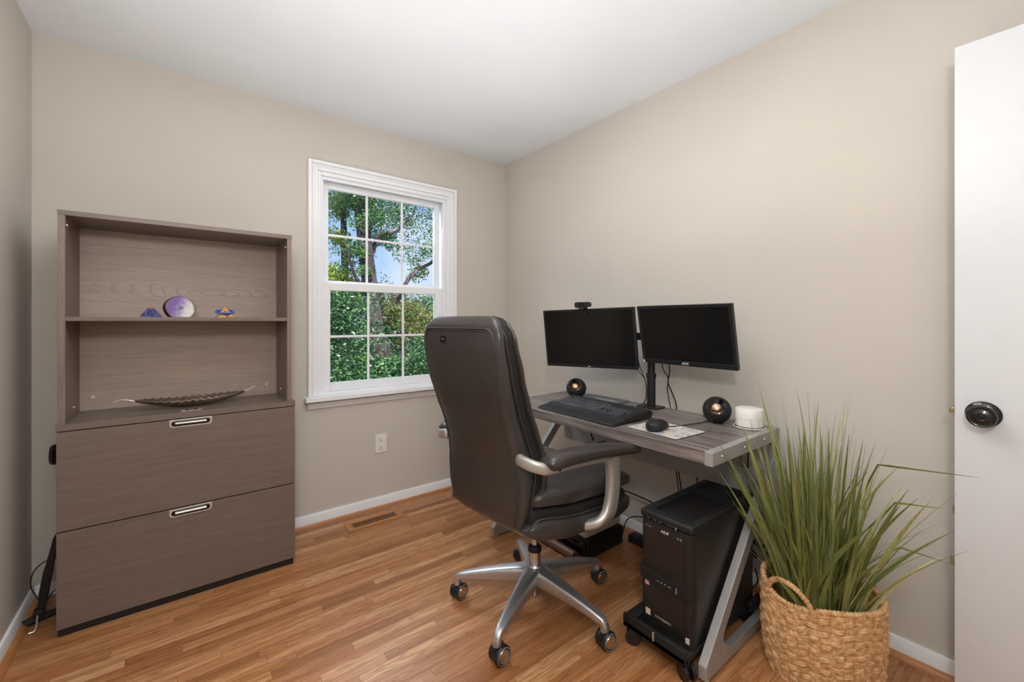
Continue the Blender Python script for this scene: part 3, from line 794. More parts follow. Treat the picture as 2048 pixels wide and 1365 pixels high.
bm = bmesh.new(); tube(bm, smooth_path([(1.575, .985, .757), (1.63, .965, .754), (1.70, .95, .754), (1.76, .935, .754), (1.80, .935, .754), (1.86, .95, .754), (1.90, 1.0, .754)], 6), .0022, 7)
root_obj('mouse_cable', bm, M_rubber, (1.575, .985, .754), 'thin black cable running across the desk from the mouse to the nearer speaker', 'cable')
bm = bmesh.new(); tube(bm, smooth_path([(1.706, 1.262, .774), (1.735, 1.268, .776), (1.752, 1.268, .758), (1.80, 1.255, .7525), (1.85, 1.30, .7525), (1.93, 1.33, .7525)], 6), .0026, 8)
root_obj('keyboard_cable', bm, M_rubber, (1.71, 1.262, .76), 'black cable leaving the back of the keyboard toward the monitor stand', 'cable')

# ---- speakers
def speaker(loc, r, face, label):
    root = empty('ball_speaker', loc, label=label, cat='speaker', group='pair of round desk speakers')
    bm = bmesh.new(); c = Vector((0, 0, r * .96))
    n = Vector(face).normalized()
    a, b = frame_from(n); Mx = axes(c, a, b, n)
    prof = []
    for k in range(30):
        q = PI - (PI - R(44)) * k / 29; prof.append((r * math.sin(q), r * math.cos(q)))
    lathe(bm, prof, 48, Mx)
    for v_ in bm.verts: v_.co.z = max(v_.co.z, .001)
    obj('shell', bm, M_blackm, root)
    bm = bmesh.new(); rr = r * math.sin(R(44)); zz = r * math.cos(R(44))
    lathe(bm, [(rr, zz), (rr * .93, zz + .001), (rr * .82, zz - .002), (rr * .6, zz - .012), (rr * .42, zz - .017), (0, zz - .018)], 48, Mx)
    obj('driver_dish', bm, M_gloss, root, label='glossy black dish')
    bm = bmesh.new(); lathe(bm, [(rr * .42, zz - .017), (rr * .36, zz - .010), (rr * .2, zz - .0065), (0, zz - .005)], 32, Mx)
    obj('driver_cone', bm, M_copper, root, label='pale copper cone')
    bm = bmesh.new(); cyl(bm, (0, 0, 0), (0, 0, .004), r * .45); obj('foot_ring', bm, M_rubber, root)
speaker((1.800, 1.700, DZ), .057, (-.80, -.42, .58), 'round black speaker on the desk behind the keyboard')
speaker((1.835, .903, DZ), .0575, (-.80, -.30, .62), 'round black speaker beside the white router')

# ---- router
rt = empty('router', (1.862, .782, DZ), label='white round wireless router on the desk corner beside the speaker', cat='router')
bm = bmesh.new(); lathe(bm, [(0, .006), (.048, .006), (.0515, .009), (.0525, .036), (.0525, .0375), (0, .0375)], 48); obj('lower_body', bm, M_white, rt)
bm = bmesh.new(); lathe(bm, [(0, .0392), (.0525, .0392), (.0525, .075), (.050, .079), (.046, .0805), (0, .081)], 48); obj('upper_body', bm, M_white, rt)
bm = bmesh.new(); lathe(bm, [(0, .0374), (.0515, .0374), (.0515, .0393), (0, .0393)], 48); obj('light_band', bm, M_offw, rt)
bm = bmesh.new(); lathe(bm, [(0, 0), (.046, 0), (.046, .006), (0, .006)], 40); obj('base', bm, M_offw, rt)
bm = bmesh.new(); tube(bm, [(1.862 + .060 * math.cos(q), .782 + .058 * math.sin(q), .7535) for q in [2 * PI * k / 60 for k in range(61)]], .0028, 8, caps=False)
root_obj('router_cable', bm, M_offw, (1.862, .73, .7535), 'off white cable coiled round the foot of the router', 'cable')

# ---- flat tray behind the keyboard
tr_ = empty('desk_tray', (1.86, 1.59, DZ), label='thin dark grey tray with a silver strip behind the keyboard', cat='tray')
bm = bmesh.new(); prism(bm, rrect(1.775, 1.94, 1.42, 1.735, .03), 'z', DZ, DZ + .006); obj('tray_body', bm, M_tray if 'M_tray' in globals() else simple('slate grey plastic', srgb(88, 92, 98), .4), tr_, world=True, bevel=.002)
bm = bmesh.new(); box(bm, 1.836, 1.864, 1.45, 1.60, DZ + .006, DZ + .008, bev=.0008); obj('silver_strip', bm, M_alu, tr_, world=True)

# ---- monitor stand, monitors, webcam
st = empty('monitor_stand', (1.896, 1.270, DZ), label='black steel monitor pole with a cross arm carrying both monitors', cat='monitor stand')
bm = bmesh.new(); prism(bm, rrect(1.848, 1.938, 1.212, 1.330, .012), 'z', DZ, DZ + .008); obj('base_plate', bm, M_black, st, world=True, bevel=.002)
bm = bmesh.new(); cyl(bm, (1.896, 1.270, DZ + .008), (1.896, 1.270, DZ + .16), .0215, seg=28); obj('lower_pole', bm, M_black, st, world=True, bevel=.001)
bm = bmesh.new(); cyl(bm, (1.896, 1.270, DZ + .16), (1.896, 1.270, 1.15), .0185, seg=28); obj('upper_pole', bm, M_black, st, world=True, bevel=.001)
bm = bmesh.new(); cyl(bm, (1.896, 1.270, .90), (1.896, 1.270, .925), .0245, seg=28); obj('collar', bm, M_blackm, st, world=True, bevel=.002)
bm = bmesh.new(); box(bm, 1.884, 1.904, 1.03, 1.535, 1.092, 1.130, bev=.004); box(bm, 1.870, 1.922, 1.244, 1.296, 1.085, 1.137, bev=.008)
obj('cross_arm', bm, M_black, st, world=True)
def mon(center, yaw, pitch, roll, w, h, bez, botbez, label, logo):
    n = Vector((-math.cos(yaw), -math.sin(yaw), 0)); r = Vector((math.sin(yaw), -math.cos(yaw), 0))
    u = Vector((n.x * math.sin(pitch), n.y * math.sin(pitch), math.cos(pitch)))
    r2 = r * math.cos(roll) + u * math.sin(roll); u2 = -r * math.sin(roll) + u * math.cos(roll); nn = r2.cross(u2)
    root = empty('monitor', center, label=label, cat='monitor', group='pair of monitors')
    root.rotation_mode = 'XYZ'; root.rotation_euler = Matrix((r2, u2, nn)).transposed().to_euler()
    # local x right, y up, z toward viewer
    bm = bmesh.new(); prism(bm, rrect(-w / 2, w / 2, -h / 2, h / 2, .004), 'z', -.020, -.006)
    box(bm, -w * .28, w * .28, -h * .3, h * .3, -.042, -.018, bev=.008)
    obj('housing', bm, M_black, root, bevel=.002)
    bm = bmesh.new()
    box(bm, -w / 2, w / 2, h / 2 - bez, h / 2, -.008, 0); box(bm, -w / 2, w / 2, -h / 2, -h / 2 + botbez, -.008, 0)
    box(bm, -w / 2, -w / 2 + bez, -h / 2 + botbez, h / 2 - bez, -.008, 0); box(bm, w / 2 - bez, w / 2, -h / 2 + botbez, h / 2 - bez, -.008, 0)
    obj('bezel', bm, M_black, root, bevel=.0012)
    bm = bmesh.new(); box(bm, -w / 2 + bez, w / 2 - bez, -h / 2 + botbez, h / 2 - bez, -.006, -.0035); obj('screen', bm, M_screen, root, smooth=False)
    bm = bmesh.new(); box(bm, -.04, .04, -.04, .04, -.052, -.040, bev=.003); obj('mount_plate', bm, M_blackm, root)
    obj('logo', text_bm(logo[0], logo[1], axes((logo[2], -h / 2 + botbez * .5, .0003), (1, 0, 0), (0, 1, 0), (0, 0, 1)), .0003, shear=logo[3], bold=logo[4]), M_text, root)
    return root
mL = mon((1.734, 1.556, 1.097), .259, .117, .022, .54, .32, .012, .014, 'black monitor with the webcam on top, nearer the window', ('AOC', .007, .0, .2, .0001))
mR = mon((1.790, 1.036, 1.1235), -.043, .199, -.002, .466, .2825, .015, .022, 'black monitor nearer the plant, without a webcam', ('AOC', .016, -.004, .25, .0004))
bm = bmesh.new(); box(bm, -.2315, -.2215, -.139, -.127, .0001, .0006); obj('sticker', bm, M_text, mR, label='tiny white sticker')
bm = bmesh.new()
for k in range(5): box(bm, .2655, .2685, -.12 + k * .012, -.116 + k * .012, .0001, .0012)
obj('menu_buttons', bm, M_blackm, mL)
# arm stubs from the cross arm to the monitors
bm = bmesh.new(); tube(bm, [(1.890, 1.53, 1.111), (1.845, 1.55, 1.108), (1.795, 1.572, 1.104)], .014, 12); obj('arm_joint', bm, M_blackm, st, world=True)
bm = bmesh.new(); tube(bm, [(1.888, 1.04, 1.112), (1.842, 1.037, 1.118)], .014, 12); obj('arm_joint', bm, M_blackm, st, world=True)
wc = empty('webcam', (1.703, 1.560, 1.262), rz=.259, label='small black webcam clipped on top of the left monitor', cat='webcam')
bm = bmesh.new(); prism(bm, rrect(-.046, .046, .004, .031, .009), 'x', -.012, .012); 
for v_ in bm.verts: pass
obj('camera_body', bm, M_black, wc, bevel=.003)
bm = bmesh.new(); cyl(bm, (-.012, .0, .0175), (-.016, .0, .0175), .0105, seg=24); cyl(bm, (-.016, .0, .0175), (-.0175, .0, .0175), .0065, seg=20); obj('lens', bm, M_gloss, wc)
bm = bmesh.new(); box(bm, -.020, .020, -.017, .017, -.006, .004, bev=.002); box(bm, -.023, -.019, -.014, .014, -.012, .004, bev=.001); box(bm, .008, .03, -.014, .014, -.04, .002, bev=.002); obj('clip', bm, M_blackm, wc)
bm = bmesh.new(); box(bm, -.0185, -.0155, .014, .037, -.001, .029, bev=.002); obj('privacy_cover', bm, M_blackm, wc)

# monitor cables
def cable(name, pts, r, label, mat=None, n=7):
    bm = bmesh.new(); tube(bm, smooth_path(pts, n), r, 8); return root_obj(name, bm, mat or M_rubber, pts[0], label, 'cable', 'black cables about the desk')
cable('power_cable', [(1.82, 1.325, 1.08), (1.86, 1.335, 1.04), (1.875, 1.325, .96), (1.89, 1.30, .88), (1.905, 1.305, .80), (1.93, 1.34, .755)], .0025, 'thin black cable hanging from the left monitor behind the pole')
cable('video_cable', [(1.81, 1.34, 1.10), (1.825, 1.335, 1.02), (1.845, 1.32, .95), (1.872, 1.295, .90)], .0022, 'thin black cable curving from the left monitor edge onto the pole')
cable('video_cable', [(1.925, 1.235, 1.02), (1.93, 1.225, .95), (1.945, 1.205, .90), (1.955, 1.215, .84), (1.958, 1.20, .745), (1.965, 1.19, .56), (1.975, 1.16, .30)], .0026, 'slim black cable dropping from the right monitor, left of the pair')
cable('power_cable', [(1.925, 1.195, 1.02), (1.935, 1.190, .94), (1.945, 1.205, .88), (1.955, 1.185, .82), (1.958, 1.165, .745), (1.968, 1.17, .5), (1.98, 1.14, .28)], .0032, 'thicker black cable dropping from the right monitor, right of the pair')
cable('hanging_cable', [(1.958, 1.06, .74), (1.962, 1.065, .55), (1.97, 1.06, .30)], .003, 'single black cable hanging behind the computer tower')
cable('hanging_cable', [(1.955, .865, .742), (1.958, .875, .68), (1.96, .86, .60), (1.97, .85, .50)], .0022, 'thin black cable hanging just under the near end of the desk')
cable('hanging_cable', [(1.955, .815, .742), (1.958, .825, .66), (1.965, .83, .56), (1.97, .84, .48)], .0028, 'black cable hanging under the near end of the desk, closer to the plant')
cable('floor_cable', [(1.90, 1.46, .27), (1.93, 1.38, .255), (1.95, 1.28, .235), (1.96, 1.1, .19)], .004, 'black cable sagging from under the seat to the computer tower')
cable('floor_cable', [(1.88, 1.44, .03), (1.90, 1.42, .12), (1.93, 1.35, .15), (1.95, 1.22, .14), (1.95, 1.1, .10)], .003, 'black cable arching from the adapter on the floor behind the tower')
cable('floor_cable', [(1.96, .80, .12), (1.965, .79, .07), (1.96, .81, .03), (1.94, .84, .01)], .0028, 'black cable drooping behind the tower near the baseboard')
# plugs behind the desk leg
for a, b, lab in (((1.955, .90, .285), (1.965, .765, .222), 'black cable plug behind the desk leg, upper of two'), ((1.955, .89, .255), (1.96, .79, .17), 'black cable plug behind the desk leg, lower of two')):
    bm = bmesh.new(); tube(bm, [a, tuple((a[i] + b[i]) / 2 for i in range(3)), b], [.009, .011, .008], 10)
    root_obj('cable_plug', bm, M_blackm, a, lab, 'plug', 'cable plugs behind the desk leg')
cable('cord', [(1.96, .86, .26), (1.965, .78, .215), (1.97, .70, .175), (1.975, .62, .13)], .004, 'black cord slanting down behind the basket')

# adapter under the desk top front
ad = bmesh.new(); box(ad, 1.74, 1.80, 1.42, 1.50, .52, .548, bev=.006); tube(ad, smooth_path([(1.745, 1.52, .55), (1.735, 1.53, .59), (1.745, 1.51, .62)], 5), .004, 8)
root_obj('headset_cradle', ad, M_blackm, (1.77, 1.46, .53), 'small black adapter hanging under the desk above the seat', 'adapter')

# ------------------------------------------------------------------ white box on black stand, brick
bx = empty('white_appliance', (1.74, 1.56, .092), rz=0, label='off white plastic box with rounded edges on the black stand under the desk', cat='box')
bm = bmesh.new(); box(bm, 1.60, 1.880, 1.445, 1.70, .0925, .31, bev=.018, seg=4); obj('shell', bm, M_offw, bx, world=True)
bm = bmesh.new(); box(bm, 1.5980, 1.6015, 1.48, 1.66, .150, .158); obj('front_slot', bm, M_dark, bx, world=True)
bs_ = empty('black_stand', (1.74, 1.56, 0), label='low black box stand on the floor under the white box', cat='stand')
bm = bmesh.new(); box(bm, 1.60, 1.875, 1.43, 1.72, 0, .092, bev=.003); obj('stand_body', bm, M_blackm, bs_, world=True)
bm = bmesh.new(); box(bm, 1.580, 1.602, 1.44, 1.71, .03, .085, bev=.006); obj('front_lip', bm, M_gloss, bs_, world=True)
bm = bmesh.new(); tube(bm, [(1.545, 1.47, .022), (1.545, 1.72, .022)], .022, 18)
root_obj('cardboard_tube', bm, simple('brown tube', srgb(120, 84, 60), .5), (1.545, 1.6, .0), 'brown tube lying on the floor in front of the black stand', 'tube')
bm = bmesh.new(); box(bm, 1.905, 1.965, 1.30, 1.42, 0, .04, bev=.005)
root_obj('power_adapter', bm, M_blackm, (1.93, 1.36, 0), 'black power brick on the floor between the black stand and the tower', 'power adapter')

# ------------------------------------------------------------------ computer tower on its dolly
PX0, PX1, PY0, PY1, PZ0, PZ1 = 1.338, 1.80, .742, .940, .105, .502
dol = empty('tower_dolly', (1.56, .84, 0), label='black wheeled dolly under the computer tower', cat='dolly')
bm = bmesh.new()
box(bm, 1.292, 1.79, .738, .985, .066, .088, bev=.004)
box(bm, 1.292, 1.306, .738, .985, .066, .112, bev=.003); box(bm, 1.306, 1.80, .943, .985, .066, .107, bev=.004)
box(bm, 1.74, 1.83, .720, .738, .06, .10, bev=.004)
obj('tray', bm, M_blackm, dol, world=True)
bm = bmesh.new(); box(bm, 1.286, 1.292, .852, .859, .082, .114, bev=.002); obj('adjuster_clip', bm, M_silver, dol, world=True)
for x, y, a in ((1.325, .962, 30), (1.325, .752, -25), (1.77, .962, 10), (1.77, .758, 60)):
    bm = bmesh.new(); cyl(bm, (x, y, .050), (x, y, .068), .011, seg=14)
    q = R(a); dx, dy = math.cos(q), math.sin(q)
    box(bm, x - .012, x + .012, y - .008, y + .008, .030, .052, bev=.003)
    c = obj('caster', bm, M_blackm, dol, world=True)
    for s in (-1, 1):
        bm = bmesh.new(); cyl(bm, (x + dx * s * .008, y + dy * s * .008, .0275), (x + dx * s * .021, y + dy * s * .021, .0275), .0272, seg=28)
        obj('wheel', bm, M_black, c, world=True, bevel=.003)
tw = empty('computer_tower', (1.57, .84, PZ0), label='black computer tower standing on the wheeled dolly under the desk', cat='computer')
bm = bmesh.new(); box(bm, PX0 + .030, PX1, PY0, PY1, .0885, PZ1 - .022)
obj('case', bm, M_pc if 'M_pc' in globals() else simple('black painted steel', srgb(30, 28, 27), .42), tw, world=True, bevel=.002)
# front fascia: rounded vertical edges
bm = bmesh.new()
fas = [(PX0 + .034, PY0)] + [(PX0 + .018 - .018 * math.sin(R(q)), PY0 + .018 - .018 * math.cos(R(q))) for q in (0, 22, 45, 68, 90)] + [(PX0 + .018 - .018 * math.cos(R(q)), PY1 - .018 + .018 * math.sin(R(q))) for q in (0, 22, 45, 68, 90)] + [(PX0 + .034, PY1)]
prism(bm, fas, 'z', .0885, PZ1 - .03)
obj('front_fascia', bm, M_blackm, tw, world=True, bevel=.0015)
# top cover: raised rim with recessed grille
bm = bmesh.new()
z0, z1 = PZ1 - .028, PZ1
box(bm, PX0 - .001, PX0 + .045, PY0 - .002, PY1 + .002, z0, z1, bev=.008, seg=3)
box(bm, PX0 + .035, PX1 + .004, PY0 - .002, PY0 + .026, z0, z1, bev=.006, seg=3)
box(bm, PX0 + .035, PX1 + .004, PY1 - .026, PY1 + .002, z0, z1, bev=.006, seg=3)
box(bm, PX1 - .02, PX1 + .006, PY0, PY1, z0, z1, bev=.008, seg=3)
obj('top_cover', bm, M_blackm, tw, world=True)
m, nt, bs, out = new_mat('perforated black mesh')
v = mapped(nt)
ck = N(nt, 'ShaderNodeTexVoronoi', i_Scale=170.0, i_Randomness=.15); L(nt, v, ck.inputs['Vector'])
c = ramp(nt, ck.outputs[0], [(.3, srgb(4, 4, 4)), (.5, srgb(34, 31, 30))]); L(nt, c, bs.inputs['Base Color']); bs.inputs['Roughness'].default_value = .55; M_perf = m
bm = bmesh.new(); box(bm, PX0 + .042, 1.66, PY0 + .024, PY1 - .024, z0, PZ1 - .020); obj('top_mesh', bm, M_perf, tw, world=True)
bm = bmesh.new(); box(bm, 1.655, PX1, PY0 + .026, PY1 - .026, z0, PZ1 - .012)
for k in range(13):
    x = 1.664 + k * .0098; box(bm, x, x + .0035, PY0 + .024, PY1 - .024, PZ1 - .013, PZ1 + .001)
obj('top_louvres', bm, M_blackm, tw, world=True, smooth=False)
# fascia details
fx = PX0
def fbox(y0, y1, z0, z1, d, mat, name, parent, bev=.0, lab=None):
    bm = bmesh.new(); box(bm, fx - d, fx + .004, y0, y1, z0, z1); return obj(name, bm, mat, parent, world=True, bevel=bev, label=lab)
M_fas = simple('dark brown black plastic', srgb(34, 29, 28), .35)
fbox(PY0 + .030, PY1 - .016, .310, .458, .0018, M_fas, 'upper_bay_door', tw, .001)
od = fbox(PY0 + .031, PY1 - .017, .436, .462, .003, M_fas, 'optical_drive', tw, .0008)
fbox(PY0 + .034, PY1 - .02, .4365, .4378, .0034, M_dark, 'tray_gap', od)
Mf = lambda y, z: axes((fx - .0031, y, z), (0, -1, 0), (0, 0, 1), (-1, 0, 0))
obj('drive_lettering', text_bm('ASUS', .013, Mf(.842, .450), .0003, shear=.4, bold=.0002), M_text, od, world=True)
for ys, ww, za, zb_ in (((.913, .900), .004, .449, .453), ((.790, .779), .0035, .4445, .4515)):
    bm = bmesh.new()
    for y in ys: box(bm, fx - .0036, fx - .003, y - ww, y + ww, za, zb_)
    obj('drive_mark', bm, M_greyl, od, world=True)
bm = bmesh.new()
for y in (.905, .880, .860): box(bm, fx - .0022, fx + .002, y - .007, y + .007, .4765, .4835)
box(bm, fx - .0022, fx + .002, .795, .840, .4785, .4815)
obj('front_ports', bm, M_dark, tw, world=True)
bm = bmesh.new()
for y in (.905, .880, .860):
    box(bm, fx - .0026, fx - .002, y - .006, y + .006, .4795, .4805); box(bm, fx - .0026, fx - .002, y - .004, y + .004, .4770, .4777)
box(bm, fx - .0026, fx - .002, .806, .838, .4796, .4804); box(bm, fx - .0032, fx - .002, .795, .801, .474, .484)
obj('port_contacts', bm, M_greyl, tw, world=True)
fbox(.790, .905, .318, .338, .0030, M_black, 'bay_cover', tw, .001)
# curved band with power button
bm = bmesh.new(); secs = []
zt = lambda y: .300 - .022 * math.sin((y - PY0) / (PY1 - PY0) * PI) ** .8 + .006 * ((PY1 - y) / .2)
pts = [(PY0 + .001 + (PY1 - PY0 - .002) * k / 24) for k in range(25)]
poly = [(y, .302 - .016 * math.sin((y - PY0) / (PY1 - PY0) * PI)) for y in pts] + [(y, .262 - .022 * math.sin((y - PY0) / (PY1 - PY0) * PI)) for y in reversed(pts)]
prism(bm, poly, 'x', fx - .005, fx + .004)
cb_ = obj('control_band', bm, M_blackm, tw, world=True, bevel=.0012)
bm = bmesh.new()
for y, w in ((.868, .005), (.852, .002), (.838, .002), (.822, .006)): box(bm, fx - .0056, fx - .0048, y - w, y + w, .268, .268 + (.0014 if w > .004 else .004))
box(bm, fx - .0056, fx - .0048, .794, .797, .258, .278)
obj('indicator_marks', bm, M_lett, cb_, world=True)
fbox(PY0 + .030, PY1 - .016, .112, .246, .0014, M_fas, 'lower_bay_door', tw, .001)
obj('brand_lettering', text_bm('POWERSPEC', .0112, axes((fx - .0016, .848, .138), (0, -1, 0), (0, 0, 1), (-1, 0, 0)), .0003, bold=.0001), M_lett, tw, world=True)
M_pink = simple('pink sticker', srgb(190, 150, 160), .5, noise_amt=.3, nscale=200); M_stk = simple('pale sticker', srgb(214, 196, 184), .5, noise_amt=.2, nscale=200)
for y, z, w, h, mt, lb in ((.912, .243, .008, .008, M_pink, 'small pink sticker'), (.908, .140, .0095, .011, M_stk, 'pale square sticker'), (.757, .118, .0065, .009, M_stk, 'small white sticker')):
    bm = bmesh.new(); box(bm, fx - .002, fx + .001, y - w, y + w, z - h, z + h)
    obj('sticker', bm, mt, tw, world=True, label=lb)

# ------------------------------------------------------------------ office chair
CH = (1.167, 1.338, 0)
ch = empty('office_chair', CH, rz=R(4), label='high backed dark taupe leather office chair with silver arms and wheeled base', cat='office chair')
# -- base
bm = bmesh.new()
lathe(bm, [(0, .102), (.034, .102), (.040, .110), (.041, .155), (.037, .172), (.031, .180), (0, .180)], 40)
obj('hub', bm, M_alu, ch)
rz0 = 62.0
CZ = R(4)
def caster_wheels(parent, x, y, a):
    dx, dy = math.cos(a), math.sin(a)
    bm = bmesh.new()   # hood over both wheels
    Mh = axes((x, y, .034), (-dy, dx, 0), (0, 0, 1), (dx, dy, 0))
    loft(bm, [((0, 0, z), (r, 0, 0), (0, r, 0), 2) for z, r in ((-.0085, .028), (-.0085, .031), (.0085, .031), (.0085, .028))], 36); bm.transform(Mh)
    obj('wheel_hood', bm, M_black, parent)
    for s in (-1, 1):
        Mw = axes((x + dx * s * .0095, y + dy * s * .0095, .0335), (-dy, dx, 0), (0, 0, 1), (dx * s, dy * s, 0))
        bm = bmesh.new(); lathe(bm, [(0, 0), (.0315, 0), (.0333, .0025), (.0333, .011), (.031, .0145), (.0290, .0150), (.0, .0150)], 44, Mw)
        obj('wheel', bm, M_black, parent)
        bm = bmesh.new(); lathe(bm, [(.0300, .0150), (.0298, .0172), (.0272, .0176), (.0268, .0152)], 44, Mw)
        obj('wheel_ring', bm, M_greyl2, parent, label='grey ring')
        bm = bmesh.new(); lathe(bm, [(.0235, .0148), (.0222, .0168), (.0205, .0160), (.010, .0166), (0, .0168)], 44, Mw)
        obj('hubcap', bm, M_chrome, parent, label='mirror finished hubcap')
M_greyl2 = simple('mid grey plastic', srgb(120, 124, 130), .4)
for k in range(5):
    a = R(rz0 + 72 * k) - CZ
    ux, uy = math.cos(a), math.sin(a)
    bm = bmesh.new(); secs = []
    for i in range(15):
        t = i / 14; r = .018 + t * .312
        zt = .178 - .050 * t - .016 * t ** 3; hgt = .046 * (1 - t) ** .9 + .026; w = .022 * (1 - t) + .0150
        if t < .12: w *= 1.1
        secs.append(((ux * r, uy * r, zt - hgt / 2), (-uy * w, ux * w, 0), (0, 0, hgt / 2), 4.0))
    # turned down nose
    for dr, dz, w, hh in ((.339, .014, .0145, .020), (.347, .006, .013, .014), (.350, .002, .011, .008)):
        secs.append(((ux * dr, uy * dr, .072 + dz), (-uy * w, ux * w, 0), (0, 0, hh), 2.6))
    loft(bm, secs, 24)
    lg = obj('base_leg', bm, M_alu, ch)
    bm = bmesh.new(); cx_, cy_ = ux * .332, uy * .332
    cyl(bm, (cx_, cy_, .064), (cx_, cy_, .098), .0135, seg=20)
    aa = {0: R(-84), 1: R(-74), 2: R(-87), 3: R(-95), 4: R(-98)}[k] - CZ
    cs = obj('caster', bm, M_alu, ch, label='twin wheel caster')
    off = (-math.sin(aa) * .010, math.cos(aa) * .010)
    caster_wheels(cs, cx_ + off[0], cy_ + off[1], aa)
bm = bmesh.new(); cyl(bm, (0, 0, .050), (0, 0, .110), .0185, .0205, seg=28); obj('lower_cylinder', bm, M_chrome, ch, bevel=.002)
bm = bmesh.new(); cyl(bm, (0, 0, .178), (0, 0, .236), .0255, seg=32); obj('chrome_sleeve', bm, M_chrome, ch, bevel=.001)
bm = bmesh.new(); lathe(bm, [(.020, .234), (.028, .234), (.029, .240), (.0275, .250), (.024, .256), (.014, .258), (0, .258)], 32); obj('rubber_collar', bm, M_rubber, ch)
bm = bmesh.new(); cyl(bm, (0, 0, .256), (0, 0, .39), .0145, seg=24); obj('gas_lift', bm, M_chrome, ch)
bm = bmesh.new(); box(bm, -.10, .09, -.07, .07, .37, .42, bev=.01); obj('tilt_mechanism', bm, M_blackm, ch)

# -- seat: lower shell, mesh band, cushion (stations along x)
OY = -.012   # y offset of the upholstery
def seat_layer(name, xs, zb, zt, w, e, mat, subs=36, tail=.0):
    bm = bmesh.new(); secs = []; n = 28; x0, x1 = xs
    for i in range(n + 1):
        t = i / n; s = (t - .5) * 2
        x = x0 + (x1 - x0) * (0.5 + 0.5 * math.sin(s * PI / 2) * .35 + .325 * s)
        tt = (x - x0) / (x1 - x0)
        k = (1 - abs(2 * tt - 1) ** e)
        k = max(k, .0) ** .5
        zc = (lerp_tab(zb, x) + lerp_tab(zt, x)) / 2; hh = (lerp_tab(zt, x) - lerp_tab(zb, x)) / 2
        ww = lerp_tab(w, x)
        secs.append(((x, OY, zc), (0, ww * (.86 + .14 * k), 0), (0, 0, hh * (.35 + .65 * k)), 5.4))
    loft(bm, secs, 48)
    return obj(name, bm, mat, ch)
W = [(-.30, .235), (-.1, .262), (.1, .268), (.32, .258)]
seat_layer('seat_base', (-.275, .312), [(-.275, .458), (-.21, .428), (-.10, .406), (.04, .394), (.20, .388), (.312, .405)], [(-.275, .50), (-.20, .520), (-.05, .494), (.1, .480), (.312, .470)], W, 18, M_leather)
seat_layer('seat_mesh_band', (-.262, .296), [(-.262, .47), (-.1, .455), (.296, .43)], [(-.262, .555), (-.2, .555), (-.05, .530), (.1, .515), (.296, .500)], [(a, b - .014) for a, b in W], 18, M_mesh)
seat_layer('seat_cushion', (-.245, .325), [(-.245, .542), (-.2, .544), (-.05, .522), (.1, .510), (.325, .500)], [(-.245, .600), (-.15, .604), (0, .596), (.15, .590), (.25, .580), (.325, .545)], [(a, b - .002) for a, b in W], 13, M_leather)
# piping lines along both sides of the seat base
for s in (-1, 1):
    bm = bmesh.new()
    tube(bm, smooth_path([(-.272, OY + s * .215, .47), (-.245, OY + s * .238, .515), (-.20, OY + s * .250, .519), (-.10, OY + s * .262, .500), (.05, OY + s * .266, .485), (.2, OY + s * .262, .473), (.285, OY + s * .236, .466)], 6), .0028, 6)
    obj('seat_piping', bm, M_piping, ch)
# cross seam on the cushion
bm = bmesh.new(); tube(bm, smooth_path([(-.10, OY - .262, .552), (-.10, OY - .225, .592), (-.12, OY - .12, .602), (-.125, OY, .603), (-.12, OY + .12, .602), (-.10, OY + .225, .592)], 6), .0022, 6)
obj('seat_seam', bm, M_piping, ch)

# -- backrest (stations in z)
rear = [(.47, -.285), (.50, -.292), (.66, -.302), (.73, -.318), (.80, -.338), (.89, -.368), (1.0, -.398), (1.1, -.412), (1.17, -.408), (1.20, -.395)]
def back_layer(name, off0, off1, wtab, z0, z1, mat, e=4.5, rt=.055, rb=.05, subs=56):
    """layer between rear+off0 and rear+off1"""
    bm = bmesh.new(); secs = []; n = 44
    for i in range(n + 1):
        t = i / n; z = z0 + (z1 - z0) * (t - math.sin(2 * PI * t) * .09)
        w = lerp_tab(wtab, z); top = z1 - z; bot = z - z0
        if top < rt: w -= rt * (1 - math.sqrt(max(0, 1 - ((rt - top) / rt) ** 2)))
        if bot < rb: w -= rb * (1 - math.sqrt(max(0, 1 - ((rb - bot) / rb) ** 2)))
        a = lerp_tab(rear, z) + off0(z); b = lerp_tab(rear, z) + off1(z); th = (b - a) / 2
        edge = min(1, math.sqrt(max(.0, 1 - max(0, 1 - top / .03) ** 2)) , math.sqrt(max(.0, 1 - max(0, 1 - bot / .03) ** 2)))
        secs.append((((a + b) / 2, OY, z), (0, w, 0), (th * (.35 + .65 * edge), 0, 0), e))
    loft(bm, secs, subs)
    return obj(name, bm, mat, ch)
WB = [(.45, .19), (.50, .205), (.56, .222), (.64, .224), (.75, .205), (.84, .204), (.94, .217), (1.04, .228), (1.12, .230), (1.2, .224)]
thk = lambda z: lerp_tab([(.47, .03), (.6, .09), (.72, .10), (.8, .085), (1.0, .075), (1.2, .06)], z)
back_layer('back_shell', lambda z: 0, lambda z: lerp_tab([(.47, .03), (.55, .052), (.72, .092), (.8, .086), (1.0, .066), (1.2, .038)], z), WB, .462, 1.208, M_leather, rt=.075, e=4.0)
back_layer('back_mesh_band', lambda z: .025, lambda z: lerp_tab([(.47, .06), (.55, .092), (.72, .142), (.8, .135), (1.0, .110), (1.2, .074)], z), [(a, b - .007) for a, b in WB], .470, 1.207, M_mesh, rt=.075, e=5)
back_layer('back_cushion', lambda z: lerp_tab([(.47, .055), (.6, .10), (.72, .137), (.8, .13), (1.0, .104), (1.2, .068)], z), lambda z: lerp_tab([(.47, .08), (.6, .15), (.72, .17), (.8, .165), (1.0, .138), (1.2, .094)], z), [(a, b - .010) for a, b in WB], .50, 1.196, M_leather, e=3.2, rt=.075)
